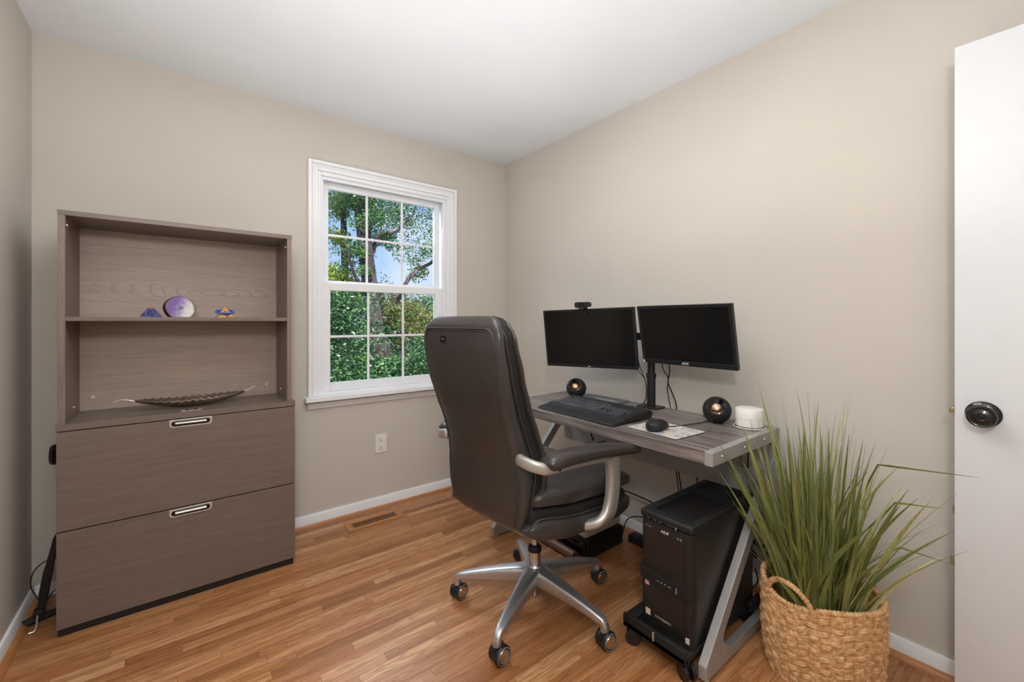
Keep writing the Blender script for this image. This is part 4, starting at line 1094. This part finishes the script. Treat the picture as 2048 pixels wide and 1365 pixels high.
# rear seam: an upside-down U of double piping on the rear face
def rearx(y, z):
    """x of the shell's rear surface at y,z (superellipse section)"""
    w = lerp_tab(WB, z); top = 1.208 - z
    if top < .075: w -= .075 * (1 - math.sqrt(max(0, 1 - ((.075 - top) / .075) ** 2)))
    th = lerp_tab([(.47, .03), (.55, .052), (.72, .092), (.8, .086), (1.0, .066), (1.2, .038)], z) / 2
    k = min(.999, abs(y - OY) / w)
    edge = min(1, math.sqrt(max(.0, 1 - max(0, 1 - top / .03) ** 2)))
    c = lerp_tab(rear, z) + th
    return c - th * (.35 + .65 * edge) * (1 - k ** 4.0) ** (1 / 4.0)
for inset, rad in ((0, .0028), (.007, .0018)):
    pth = []
    for s in (-1, 1):
        seg_ = []
        for i in range(40):
            z = .488 + (1.12 - .488) * i / 39; y = OY + s * (lerp_tab(WB, z) - .020 - inset); seg_.append((rearx(y, z) - .0008, y, z))
        if s == 1: seg_.reverse()
        if s == 1:
            cor = []
            pass
        pth.append(seg_)
    wtop = lerp_tab(WB, 1.12) - .020 - inset; rc = .045
    top_ = []
    for q in range(1, 9):
        an = R(90 * q / 9); y = OY - (wtop - rc + rc * math.cos(an)); z = 1.12 + (rc - inset) * math.sin(an); top_.append((rearx(y, z) - .0008, y, z))
    for i in range(1, 20):
        y = OY - (wtop - rc) + 2 * (wtop - rc) * i / 20; z = 1.12 + rc - inset; top_.append((rearx(y, z) - .0008, y, z))
    for q in range(8, 0, -1):
        an = R(90 * q / 9); y = OY + (wtop - rc + rc * math.cos(an)); z = 1.12 + (rc - inset) * math.sin(an); top_.append((rearx(y, z) - .0008, y, z))
    bm = bmesh.new(); tube(bm, pth[0] + top_ + pth[1], rad, 6)
    obj('back_piping', bm, M_piping, ch)
# piping on the shell's side edge
for s in (-1, 1):
    P_ = []
    for i in range(50):
        z = .535 + (1.165 - .535) * i / 49; f = lerp_tab([(.47, .03), (.55, .052), (.72, .092), (.8, .086), (1.0, .066), (1.2, .038)], z)
        P_.append((lerp_tab(rear, z) + f - .004, OY + s * (lerp_tab(WB, z) - .004 - (max(0, z - 1.133) ** 2) * 17), z))
    bm = bmesh.new(); tube(bm, P_, .0026, 6); obj('side_piping', bm, M_piping, ch)
# label tag at the upper left of the back
tz = 1.145 - .02; ty = OY + .070
Mt = axes((rearx(ty, tz) - .0015, ty, tz), (0, -1, 0), (0, 0, 1), (-1, 0, 0))
bm = bmesh.new(); prism(bm, rrect(-.017, .017, -.012, .012, .003), 'z', -.002, .0012); bm.transform(Mt)
tg = obj('brand_tag', bm, M_gloss, ch, label='small black label tag')
obj('tag_lettering', text_bm('LAZBOY', .0066, Mt @ Matrix.Translation((0, .001, .0014)), .0002), M_greyl, tg)
# -- arms
for s in (-1, 1):
    y = OY + s * .305
    bm = bmesh.new()
    # rear bracket wrapping the back corner, then the rail under the pad
    path = smooth_path([(-.300, OY + s * .205, .735), (-.300, OY + s * .245, .728), (-.280, OY + s * .284, .718), (-.235, OY + s * .304, .708), (-.10, y, .698), (.05, y, .684), (.16, y, .672), (.235, y, .660)], 6)
    nP = len(path); rr = []
    for i in range(nP):
        t = i / (nP - 1); rr.append(1.25 if t < .35 else 1.25 - min(1, (t - .35) / .15) * .5)
    # section: tall and flat
    A = []
    secs = []
    for i, p in enumerate(path):
        tdir = (path[min(i + 1, nP - 1)] - path[max(i - 1, 0)]).normalized(); side = tdir.cross(Vector((0, 0, 1))).normalized(); upv = side.cross(tdir)
        e0 = .35 if i in (0, nP - 1) else (.8 if i in (1, nP - 2) else 1)
        secs.append((p, side * .0135 * e0, upv * .0155 * rr[i] * e0, 2.8))
    loft(bm, secs, 20)
    ar = obj('arm_frame', bm, M_silver, ch, label='silver arm frame')
    bm = bmesh.new()
    pth = smooth_path([(.088, y, .690), (.098, y, .655), (.100, y, .58), (.088, y, .51), (.064, y - s * .004, .466), (.025, y - s * .03, .440), (-.01, y - s * .10, .430), (-.01, y - s * .2, .428)], 7)
    secs = []; nP = len(pth)
    for i, p in enumerate(pth):
        t = i / (nP - 1); tdir = (pth[min(i + 1, nP - 1)] - pth[max(i - 1, 0)]).normalized()
        fwd = Vector((1, 0, 0)); fwd = (fwd - tdir * fwd.dot(tdir)); fwd = fwd.normalized() if fwd.length > .1 else Vector((0, 0, 1)); sd = tdir.cross(fwd)
        wF = lerp_tab([(0, .050), (.07, .043), (.2, .032), (.6, .034), (.8, .030), (1, .022)], t)
        secs.append((p, fwd * wF, sd * .019, 3))
    loft(bm, secs, 24); obj('arm_post', bm, M_silver, ar)
    bm = bmesh.new(); cyl(bm, (-.215, y + s * .0135, .705), (-.215, y + s * .0150, .705), .0055, seg=16); obj('bolt_recess', bm, M_dark, ar)
    # pad
    bm = bmesh.new(); secs = []
    pp = smooth_path([(-.262, y, .722), (-.24, y, .732), (-.19, y, .734), (-.10, y, .729), (.0, y, .720), (.10, y, .706), (.17, y, .694), (.225, y, .683), (.258, y, .678)], 4); nP = len(pp)
    for i, p in enumerate(pp):
        t = i / (nP - 1); tdir = (pp[min(i + 1, nP - 1)] - pp[max(i - 1, 0)]).normalized(); sd = Vector((0, 1, 0)); upv = sd.cross(tdir) * -1
        k = max(0, 1 - abs(2 * t - 1) ** 7) ** .5
        hgt = lerp_tab([(0, .024), (.25, .0265), (.6, .024), (1, .014)], t)
        secs.append((p, sd * .036 * (.55 + .45 * k), upv * hgt * (.35 + .65 * k), 2.9))
    loft(bm, secs, 32); obj('arm_pad', bm, M_leather, ch)

# ------------------------------------------------------------------ basket
BC = (1.715, .490); BA, BB, BPH = .172, .136, R(-55); BH = .285
def bask_pt(q, z, off=0.0):
    sc = lerp_tab([(0, .90), (.05, .965), (.15, 1.01), (.285, 1.0)], z)
    x = (BA * sc + off) * math.cos(q); y = (BB * sc + off) * math.sin(q)
    return Vector((BC[0] + x * math.cos(BPH) - y * math.sin(BPH), BC[1] + x * math.sin(BPH) + y * math.cos(BPH), z))
def rimz(q):
    d = math.cos(q - R(205)); d2 = math.cos(q - R(25))
    return BH + .022 * max(0, math.cos(q - R(150))) ** 4 - .022 * max(0, math.cos(q - R(222))) ** 6
m, nt, bs, out = new_mat('woven straw')
v = mapped(nt)
n1 = N(nt, 'ShaderNodeTexNoise', i_Scale=60.0, i_Detail=4.0); L(nt, v, n1.inputs['Vector'])
c = ramp(nt, n1.outputs[0], [(.3, srgb(172, 126, 82)), (.5, srgb(202, 158, 110)), (.7, srgb(222, 184, 138))])
L(nt, c, bs.inputs['Base Color']); bs.inputs['Roughness'].default_value = .6
n2 = N(nt, 'ShaderNodeTexNoise', i_Scale=300.0, i_Detail=2.0); L(nt, v, n2.inputs['Vector']); bump(nt, bs, n2.outputs[0], .4, .001); M_straw = m
bk = empty('woven_basket', (BC[0], BC[1], 0), label='oval woven straw basket with loop handles holding the grass plant', cat='basket')
bm = bmesh.new(); NU, NV = 480, 170; G = []
ROWS, COLS = 14, 34
rnd = random.Random(3); jit = [[rnd.uniform(-.5, .5) for _ in range(COLS)] for _ in range(ROWS + 2)]
for j in range(NV + 1):
    row = []
    for i in range(NU):
        q = 2 * PI * i / NU; zt = rimz(q); z = zt * j / NV
        V = j / NV * ROWS + .22 * math.sin(i / NU * 2 * PI * 7) + .10 * math.sin(i / NU * 2 * PI * 19); U = i / NU * COLS + .30 * jit[max(0, min(int(V), ROWS))][0] * 2 * math.sin(i / NU * 2 * PI * 3 + int(V))
        ci, cj = math.floor(U) % COLS, max(0, min(math.floor(V), ROWS)); fu, fv = U - math.floor(U), V - math.floor(V)
        if (ci + cj) % 2 == 0:  # horizontal bundle, bulging over
            bl_ = math.sin(PI * fu) ** .5 * .0070 + .0040 * (abs(math.sin(3 * PI * (fv + .5 * (fu - .5) * jit[cj][ci]))) ** .6 - .4) * math.sin(PI * fu) ** .3
            o = bl_ * (math.sin(PI * fv) ** .35 if 0 < fv < 1 else 0)
        else:
            o = .0035 * math.sin(PI * fu) ** .6 * math.sin(PI * fv) ** .2 + .0022 * abs(math.sin(3 * PI * (fu + .2 * fv * jit[cj][ci])))
        o += .0016 * noise.noise(Vector((U * 2.1, V * 3.3, 1.7))) + .0010 * noise.noise(Vector((U * 3, V * 14 + jit[cj][ci] * 4, 5.1)))
        row.append(bm.verts.new(bask_pt(q, z, o)))
    G.append(row)
for j in range(NV):
    for i in range(NU): bm.faces.new((G[j][i], G[j][(i + 1) % NU], G[j + 1][(i + 1) % NU], G[j + 1][i]))
# inside wall and bottom
inn = []
for k, zf in enumerate((1.0, .6, .25)):
    inn.append([bm.verts.new(bask_pt(2 * PI * i / NU, rimz(2 * PI * i / NU) * zf, -.010)) for i in range(NU)])
for i in range(NU): bm.faces.new((G[NV][i], G[NV][(i + 1) % NU], inn[0][(i + 1) % NU], inn[0][i]))
for a, b in zip(inn[:-1], inn[1:]):
    for i in range(NU): bm.faces.new((a[i], a[(i + 1) % NU], b[(i + 1) % NU], b[i]))
bm.faces.new(inn[-1]); bm.faces.new(G[0][::-1])
obj('woven_wall', bm, M_straw, bk, world=True, angle=60)
bm = bmesh.new()
NR = 520; ring = []
for i in range(NR + 1):
    q = 2 * PI * i / NR; ring.append(bask_pt(q, rimz(q), -.002))
tube(bm, ring, [.0085 + .0014 * math.sin(i * 2 * PI * 92 / NR) for i in range(NR + 1)], 10, caps=False)
obj('rim', bm, M_straw, bk, world=True, angle=70)
def bhandle(qc, span, rise):
    bm = bmesh.new(); pts = []
    for k in range(81):
        t = k / 80; q = qc + span * (t - .5) * (1 - .0); pts.append(bask_pt(q, rimz(q) - .014 + rise * math.sin(PI * t) ** .6, .004 + .004 * math.sin(PI * t)))
    tube(bm, pts, [.0085 + .0011 * math.sin(k * 1.6) for k in range(81)], 12)
    obj('loop_handle', bm, M_straw, bk, world=True, angle=70)
bhandle(R(222), R(52), .088); bhandle(R(42), R(52), .07)

# ------------------------------------------------------------------ grass plant
m, nt, bs, out = new_mat('grass blades')
gi = nt.nodes.new('ShaderNodeNewGeometry')
c = ramp(nt, gi.outputs['Random Per Island'], [(0, srgb(88, 96, 48)), (.25, srgb(120, 124, 64)), (.5, srgb(146, 146, 80)), (.75, srgb(116, 134, 92)), (.92, srgb(172, 172, 108)), (1, srgb(204, 198, 146))])
v = mapped(nt, (200, 200, 3)); n1 = N(nt, 'ShaderNodeTexNoise', i_Scale=1.0, i_Detail=2.0); L(nt, v, n1.inputs['Vector'])
c = mix(nt, ramp(nt, n1.outputs[0], [(.4, (0, 0, 0, 1)), (.7, (.5, .5, .5, 1))]), c, srgb(74, 88, 46))
L(nt, c, bs.inputs['Base Color']); bs.inputs['Roughness'].default_value = .42; M_grass = m
gp = empty('grass_plant', (BC[0], BC[1], .10), label='tall artificial green grass plant in the woven basket', cat='plant')
def blade(bm, base, tip, w, ctrl, n=14, fold=.18, end=None):
    base = Vector(base); tip = Vector(tip); c = Vector(ctrl); pts = []
    for k in range(n + 1):
        t = k / n
        if end is not None:   # creased blade: rises to tip, then runs out to end
            p = (base * (1 - t / .6) ** 2 + c * 2 * (t / .6) * (1 - t / .6) + tip * (t / .6) ** 2) if t < .6 else tip.lerp(Vector(end), (t - .6) / .4)
        else: p = base * (1 - t) ** 2 + c * 2 * t * (1 - t) + tip * t * t
        pts.append(p)
    ref = Vector((rnd.uniform(-1, 1), rnd.uniform(-1, 1), 0)); ref = ref.normalized() if ref.length > .1 else Vector((1, 0, 0))
    L_, C_, R_ = [], [], []
    for k, p in enumerate(pts):
        t = k / n; td = (pts[min(k + 1, n)] - pts[max(k - 1, 0)]).normalized()
        s = td.cross(ref).normalized(); nn = s.cross(td)
        ww = w * (min(1, .5 + t * 2)) * (1 - max(0, (t - .4) / .6) ** 1.4) + .0003
        a, b = p + s * ww, p - s * ww
        for q_ in (a, b): q_.x = min(q_.x, 2.012)
        L_.append(bm.verts.new(a)); C_.append(bm.verts.new(p + nn * ww * fold)); R_.append(bm.verts.new(b))
    for k in range(n):
        bm.faces.new((L_[k], C_[k], C_[k + 1], L_[k + 1])); bm.faces.new((C_[k], R_[k], R_[k + 1], C_[k + 1]))
bm = bmesh.new(); rnd = random.Random(11)
def gbase():
    q = rnd.uniform(0, 2 * PI); r = math.sqrt(rnd.random()) * .62
    x = BA * r * math.cos(q) * .75; y = BB * r * math.sin(q)
    return Vector((BC[0] - .01 + x * math.cos(BPH) - y * math.sin(BPH), BC[1] + .01 + x * math.sin(BPH) + y * math.cos(BPH), .11))
for k in range(400):
    b = gbase(); ang = rnd.uniform(0, 2 * PI); lean = min(.55, abs(rnd.gauss(0, .25))); thin = k % 3 == 0
    ln = rnd.uniform(.50, .84) if thin else rnd.uniform(.40, .74)
    if k % 4 == 1: ln = rnd.uniform(.28, .5)
    d = Vector((math.cos(ang) * math.sin(lean), math.sin(ang) * math.sin(lean), math.cos(lean)))
    d += (b - Vector((BC[0], BC[1], .11))) * 1.6; d.normalize()
    tip = b + d * ln * (1 if d.y > -.12 else .85)
    if tip.x > 1.99: tip.x = 1.99 - rnd.uniform(0, .04)
    w = rnd.uniform(.0011, .0020) if thin else rnd.uniform(.0042, .0085)
    if not thin and rnd.random() < .15: w = .0105
    z_ = b.z + (tip.z - b.z) * .55; c = Vector((b.x + (tip.x - b.x) * .38, b.y + (tip.y - b.y) * .38, z_ + .04))
    blade(bm, b, tip, w, c)
def lead(tip, w, end=None, k=.3):
    b = gbase(); tz = max(tip[2], .5); c = (b.x + (tip[0] - b.x) * k, b.y + (tip[1] - b.y) * k, b.z + (tz - b.z) * .62)
    blade(bm, b, tip, w, c, n=20, end=end)
lead((1.80, .72, .935), .008); lead((1.79, .745, .80), .007); lead((1.74, .76, .60), .0075, k=.35); lead((1.72, .79, .70), .0055)
lead((1.97, .46, .955), .007); lead((1.95, .64, .93), .0055); lead((1.97, .57, .88), .007); lead((1.80, .29, .68), .0065); lead((1.82, .31, .72), .008); lead((1.70, .36, .72), .008); lead((1.76, .38, .74), .009)
lead((1.82, .36, .715), .0045, end=(1.83, .135, .735)); lead((1.83, .32, .60), .0045, end=(1.86, .21, .61)); lead((1.84, .31, .455), .0035, end=(1.85, .19, .45))
lead((1.85, .24, .53), .0013, k=.2); lead((1.84, .23, .50), .0013, k=.2); lead((1.86, .22, .56), .0013, k=.2); lead((1.83, .24, .47), .0013, k=.2)
lead((1.62, .52, .56), .0025, end=(1.60, .38, .42), k=.3)
obj('blades', bm, M_grass, gp, world=True, angle=80)
bm = bmesh.new(); rr_ = [bm.verts.new(bask_pt(2 * PI * i / 40, .11, -.014)) for i in range(40)]; r2_ = [bm.verts.new(bask_pt(2 * PI * i / 40, .10, -.014)) for i in range(40)]
bm.faces.new(rr_); bm.faces.new(r2_[::-1])
for i in range(40): bm.faces.new((rr_[i], r2_[i], r2_[(i + 1) % 40], rr_[(i + 1) % 40]))
obj('planting_bed', bm, simple('dark moss', srgb(50, 44, 32), .9, noise_amt=.5), gp, world=True)

# ------------------------------------------------------------------ outside: ground, trees, bushes
m, nt, bs, out = new_mat('bark')
v = mapped(nt, (14, 14, 3)); n1 = N(nt, 'ShaderNodeTexNoise', i_Scale=1.0, i_Detail=5.0, i_Distortion=1.0); L(nt, v, n1.inputs['Vector'])
c = ramp(nt, n1.outputs[0], [(.3, srgb(34, 28, 28)), (.6, srgb(84, 74, 76)), (.8, srgb(130, 118, 122))]); L(nt, c, bs.inputs['Base Color']); bs.inputs['Roughness'].default_value = .9; bump(nt, bs, n1.outputs[0], .8, .03); M_bark = m
def leaf_mat(name, cols):
    m, nt, bs, out = new_mat(name)
    gi = nt.nodes.new('ShaderNodeNewGeometry')
    n = len(cols); c = ramp(nt, gi.outputs['Random Per Island'], [(i / (n - 1), srgb(*k)) for i, k in enumerate(cols)])
    L(nt, c, bs.inputs['Base Color']); bs.inputs['Roughness'].default_value = .35; bs.inputs['Specular IOR Level'].default_value = .6
    tl = nt.nodes.new('ShaderNodeBsdfTranslucent'); L(nt, c, tl.inputs[0]); ms_ = nt.nodes.new('ShaderNodeMixShader'); ms_.inputs[0].default_value = .3
    L(nt, bs.outputs[0], ms_.inputs[1]); L(nt, tl.outputs[0], ms_.inputs[2]); L(nt, ms_.outputs[0], out.inputs[0])
    return m
M_lf1 = leaf_mat('mid green leaves', [(44, 78, 50), (70, 112, 62), (100, 140, 70), (84, 126, 84), (140, 172, 100)])
M_lf2 = leaf_mat('yellow green leaves', [(90, 124, 44), (130, 160, 56), (164, 184, 76), (196, 204, 96), (110, 140, 60)])
M_lf3 = leaf_mat('dark glossy leaves', [(24, 50, 34), (40, 74, 46), (66, 108, 62), (96, 138, 84), (156, 186, 128)])
M_lf4 = leaf_mat('turning leaves', [(56, 92, 50), (76, 112, 60), (100, 130, 66), (120, 146, 80), (84, 120, 64), (168, 150, 76), (190, 116, 84), (140, 160, 100), (70, 104, 64)])
M_ground = simple('lawn', srgb(70, 86, 46), .95, noise_amt=.4, nscale=3)
bm = bmesh.new(); box(bm, -30, 40, 3.2, 60, -2.9, -2.8); tag(obj('ground', bm, M_ground, smooth=False), 'green lawn below the window outside', 'ground', kind='structure')
rl = random.Random(5)
def leaves(bm, center, rad, n, size, flat=.7):
    for _ in range(n):
        while True:
            d = Vector((rl.uniform(-1, 1), rl.uniform(-1, 1), rl.uniform(-1, 1)))
            if d.length <= 1: break
        p = Vector(center) + Vector((d.x * rad, d.y * rad, d.z * rad * flat)); s = size * rl.uniform(.6, 1.3)
        a = Vector((rl.gauss(0, 1), rl.gauss(0, 1), rl.gauss(0, .6))).normalized(); b = a.cross(Vector((rl.gauss(0, 1), rl.gauss(0, 1), rl.gauss(0, 1)))).normalized()
        v = [bm.verts.new(p + a * s), bm.verts.new(p + b * s * .45 + a * s * .1), bm.verts.new(p - a * s * .8), bm.verts.new(p - b * s * .45 + a * s * .1)]
        bm.faces.new(v)
def tree(name, label, trunk, radii, branches, clusters, lmat, size, group=None):
    root = empty(name, trunk[0], label=label, cat='tree' if 'tree' in name else 'bush', group=group)
    if trunk and len(trunk) > 1:
        bm = bmesh.new(); tp = smooth_path(trunk, 5); n_ = len(tp)
        rr = [radii[0] + (radii[1] - radii[0]) * i / (n_ - 1) for i in range(n_)]
        tube(bm, tp, rr, 12); obj('trunk', bm, M_bark, root, world=True)
        for b in branches:
            bm = bmesh.new(); bp_ = smooth_path(b[0], 4); n_ = len(bp_); tube(bm, bp_, [b[1] * (1 - .75 * i / (n_ - 1)) for i in range(n_)], 7); obj('branch', bm, M_bark, root, world=True)
    bm = bmesh.new()
    for c, r, n in clusters: leaves(bm, c, r, int(n * 3.6), size)
    obj('foliage', bm, lmat, root, world=True, smooth=False)
    return root
def cl_region(x0, x1, y0, y1, z0, z1, n, r, per):
    return [((rl.uniform(x0, x1), rl.uniform(y0, y1), rl.uniform(z0, z1)), r * rl.uniform(.6, 1.4), per) for _ in range(n)]
def ux(u, Y):   # world x seen at picture column u at depth Y (layout aid used while placing trees)
    k = (u - 1024) / 849.0; F0, F1, R0, R1 = .6160, .7877, .7877, -.6160
    dx = F0 + R0 * k; dy = F1 + R1 * k; return dx / dy * Y
# leaning big tree
Y = 8.0
tree('leaning_tree', 'large leafy tree with a leaning trunk in the middle of the window view',
     [(ux(752, Y), Y, -2.8), (ux(762, Y), Y, .2), (ux(752, Y), Y, 1.0), (ux(738, Y), Y, 2.0), (ux(722, Y), Y, 3.3), (ux(708, Y), Y, 4.6), (ux(700, Y), Y, 6.0)], (.19, .09),
     [([(ux(722, Y), Y, 3.3), (ux(745, Y), Y - .3, 3.8), (ux(775, Y), Y - .4, 4.1)], .08), ([(ux(735, Y), Y, 2.2), (ux(770, Y), Y + .3, 2.9), (ux(800, Y), Y + .2, 3.0), (ux(830, Y), Y, 3.4)], .06), ([(ux(745, Y), Y, 1.6), (ux(700, Y), Y - .3, 2.0), (ux(672, Y), Y - .5, 2.6)], .05)],
     cl_region(ux(640, Y), ux(800, Y), Y - .9, Y + 1.2, 3.5, 5.4, 40, .42, 95) + cl_region(ux(705, Y), ux(735, Y), Y - .35, Y + .1, 2.0, 4.2, 14, .22, 60) + cl_region(ux(690, Y), ux(800, Y), Y - .5, Y + 1, 2.3, 3.6, 14, .25, 50), M_lf1, .031)
Y = 9.5
tree('slender_tree', 'slender yellow green tree at the left of the window view',
     [(ux(694, Y), Y, -2.8), (ux(692, Y), Y, 1.2), (ux(688, Y), Y, 3.0), (ux(684, Y), Y, 5.2)], (.10, .05),
     [([(ux(690, Y), Y, 2.3), (ux(706, Y), Y, 2.8), (ux(716, Y), Y, 3.0)], .05)],
     cl_region(ux(678, Y), ux(696, Y), Y - .3, Y + .2, 2.6, 4.4, 9, .24, 80) + cl_region(ux(640, Y), ux(668, Y), Y - .3, Y + .8, 1.7, 4.6, 12, .33, 70) + cl_region(ux(655, Y), ux(720, Y), Y - .3, Y + .4, 1.5, 2.2, 9, .32, 80), M_lf2, .035)
Y = 8.5
tree('spreading_tree', 'tree with a rising bare branch at the right of the window view',
     [(ux(700, Y + 3), Y + 3, -2.8), (ux(760, Y + 1), Y + 1, .6), (ux(800, Y), Y, 1.75), (ux(830, Y), Y, 2.25), (ux(868, Y), Y, 2.55), (ux(900, Y), Y, 3.2)], (.05, .032),
     [([(ux(868, Y), Y, 2.55), (ux(880, Y), Y, 3.2), (ux(860, Y), Y, 4.0)], .04)],
     cl_region(ux(800, Y), ux(900, Y), Y - .8, Y + .8, 3.0, 5.2, 26, .42, 85) + cl_region(ux(740, Y), ux(860, Y), Y - .6, Y + .8, 2.6, 4.2, 16, .28, 70) + cl_region(ux(840, Y), ux(890, Y), Y - .6, Y + .8, 2.0, 3.0, 7, .25, 60), M_lf1, .031)
Y = 8.9
tree('turning_tree', 'small tree with yellow and orange leaves across the lower sash',
     [(ux(800, Y), Y, -2.8), (ux(806, Y), Y, .35), (ux(822, Y), Y, .8), (ux(842, Y), Y, 1.05)], (.08, .05),
     [([(ux(806, Y), Y, .4), (ux(790, Y), Y, 1.2), (ux(780, Y), Y, 1.9)], .04)],
     cl_region(ux(745, Y), ux(880, Y), Y - .6, Y + .8, .75, 1.75, 36, .27, 75), M_lf4, .029)
for (u0, u1, Y, z0, z1, n, lab, mt) in ((640, 722, 6.6, -.7, 1.55, 52, 'dark green bush at the lower left of the window view', M_lf3), (716, 790, 7.0, -.9, .55, 34, 'glossy dark bush below the trunk in the window view', M_lf3), (785, 890, 6.6, -.9, .75, 46, 'dark green bush at the lower right of the window view', M_lf3),
                                     (500, 740, 11.5, -.9, 2.2, 84, 'bright green thicket far behind the slender tree', M_lf2), (735, 960, 11.5, -.9, 2.15, 90, 'mid green thicket far behind the turning tree', M_lf1)):
    rt_ = empty('leafy_bush', (ux((u0 + u1) / 2, Y), Y, -2.8), label=lab, cat='bush', group='bushes outside the window')
    bm = bmesh.new(); c0 = ux((u0 + u1) / 2, Y)
    for k in range(5): tube(bm, [(c0 + .1 * (k - 2), Y, -2.8), (c0 + .25 * (k - 2), Y + .1 * (k % 2), -1.2), (c0 + .38 * (k - 2), Y, max(z0 + .6, -.2))], [.05, .04, .02], 6)
    obj('stems', bm, M_bark, rt_, world=True)
    bm = bmesh.new()
    for c, r, nn in cl_region(ux(u0, Y), ux(u1, Y), Y - .6, Y + .6, z0, z1, n, .36 if Y < 9 else .5, 330 if Y < 9 else 260): leaves(bm, c, r, nn, .031 if Y < 9 else .052)
    obj('foliage', bm, mt, rt_, world=True, smooth=False)

# ------------------------------------------------------------------ light
w = bpy.data.worlds.new('sky'); scene.world = w; w.use_nodes = True; nt = w.node_tree
for n_ in list(nt.nodes): nt.nodes.remove(n_)
tc = nt.nodes.new('ShaderNodeTexCoord'); sp = nt.nodes.new('ShaderNodeSeparateXYZ'); L(nt, tc.outputs['Generated'], sp.inputs[0])
c = ramp(nt, sp.outputs[2], [(0.0, srgb(196, 214, 238)), (.12, srgb(176, 206, 246)), (.35, srgb(120, 172, 236)), (1.0, srgb(90, 150, 226))])
cl_ = N(nt, 'ShaderNodeTexNoise', i_Scale=3.0, i_Detail=5.0); L(nt, tc.outputs['Generated'], cl_.inputs['Vector'])
c = mix(nt, ramp(nt, cl_.outputs[0], [(.5, (0, 0, 0, 1)), (.68, (.8, .8, .8, 1))]), c, (.9, .93, 1, 1))
bg = nt.nodes.new('ShaderNodeBackground'); L(nt, c, bg.inputs[0]); bg.inputs[1].default_value = 1.05
wo = nt.nodes.new('ShaderNodeOutputWorld'); L(nt, bg.outputs[0], wo.inputs[0])

def light(name, typ, loc, energy, color=(1, 1, 1), size=.2, aim=None, sizey=None, spread=None):
    ld = bpy.data.lights.new(name, typ); ld.energy = energy; ld.color = color
    if typ == 'AREA':
        ld.size = size
        if sizey: ld.shape = 'RECTANGLE'; ld.size_y = sizey
        if spread: ld.spread = spread
    elif typ == 'POINT': ld.shadow_soft_size = size
    elif typ == 'SUN': ld.angle = size
    o = bpy.data.objects.new(name, ld); COL.objects.link(o); o.location = loc
    if aim is not None: o.rotation_euler = (Vector(aim) - Vector(loc)).to_track_quat('-Z', 'Y').to_euler()
    return o
light('sun', 'SUN', (0, -5, 10), 7.5, (1, .96, .88), R(.6), aim=(3.0, 8, 0))
# skylight coming down steeply through the window
light('window_daylight', 'AREA', (1.07, 3.25, 2.75), 105, (.84, .92, 1), 1.3, aim=(1.1, 1.0, .3), sizey=.9)
# flash near the camera, then two unseen fills added to brighten the room
light('camera_flash', 'POINT', (-.15, -.25, 1.86), 36, (1, .99, .975), .10)  # point light for a hand-held flash above the camera
light('overhead_fill', 'AREA', (.62, 1.05, 2.36), 15, (1, .99, .98), 1.2, aim=(.62, 1.05, 0))  # added soft fill from above, no fixture modelled
light('upward_fill', 'AREA', (.66, 1.05, 1.31), 14, (1, .995, .99), 1.9, aim=(.66, 1.051, 2.42), spread=R(150), sizey=2.1)  # added unseen sheet in mid-air, brightens the ceiling

# ------------------------------------------------------------------ camera and view
cam = bpy.data.cameras.new('camera'); co = bpy.data.objects.new('camera', cam); COL.objects.link(co); scene.camera = co
cam.sensor_width = 36; cam.lens = 849 / 2048 * 36; cam.shift_y = -(1365 / 2 - 643) / 2048
cam.clip_start = .02; cam.clip_end = 200
co.location = (0, 0, 1.19); co.rotation_euler = (R(90), 0, -math.atan2(664, 849))
vs = scene.view_settings; vs.view_transform = 'Standard'; vs.look = 'None'; vs.gamma = 1.0; vs.exposure = 0.10; vs.use_curve_mapping = False
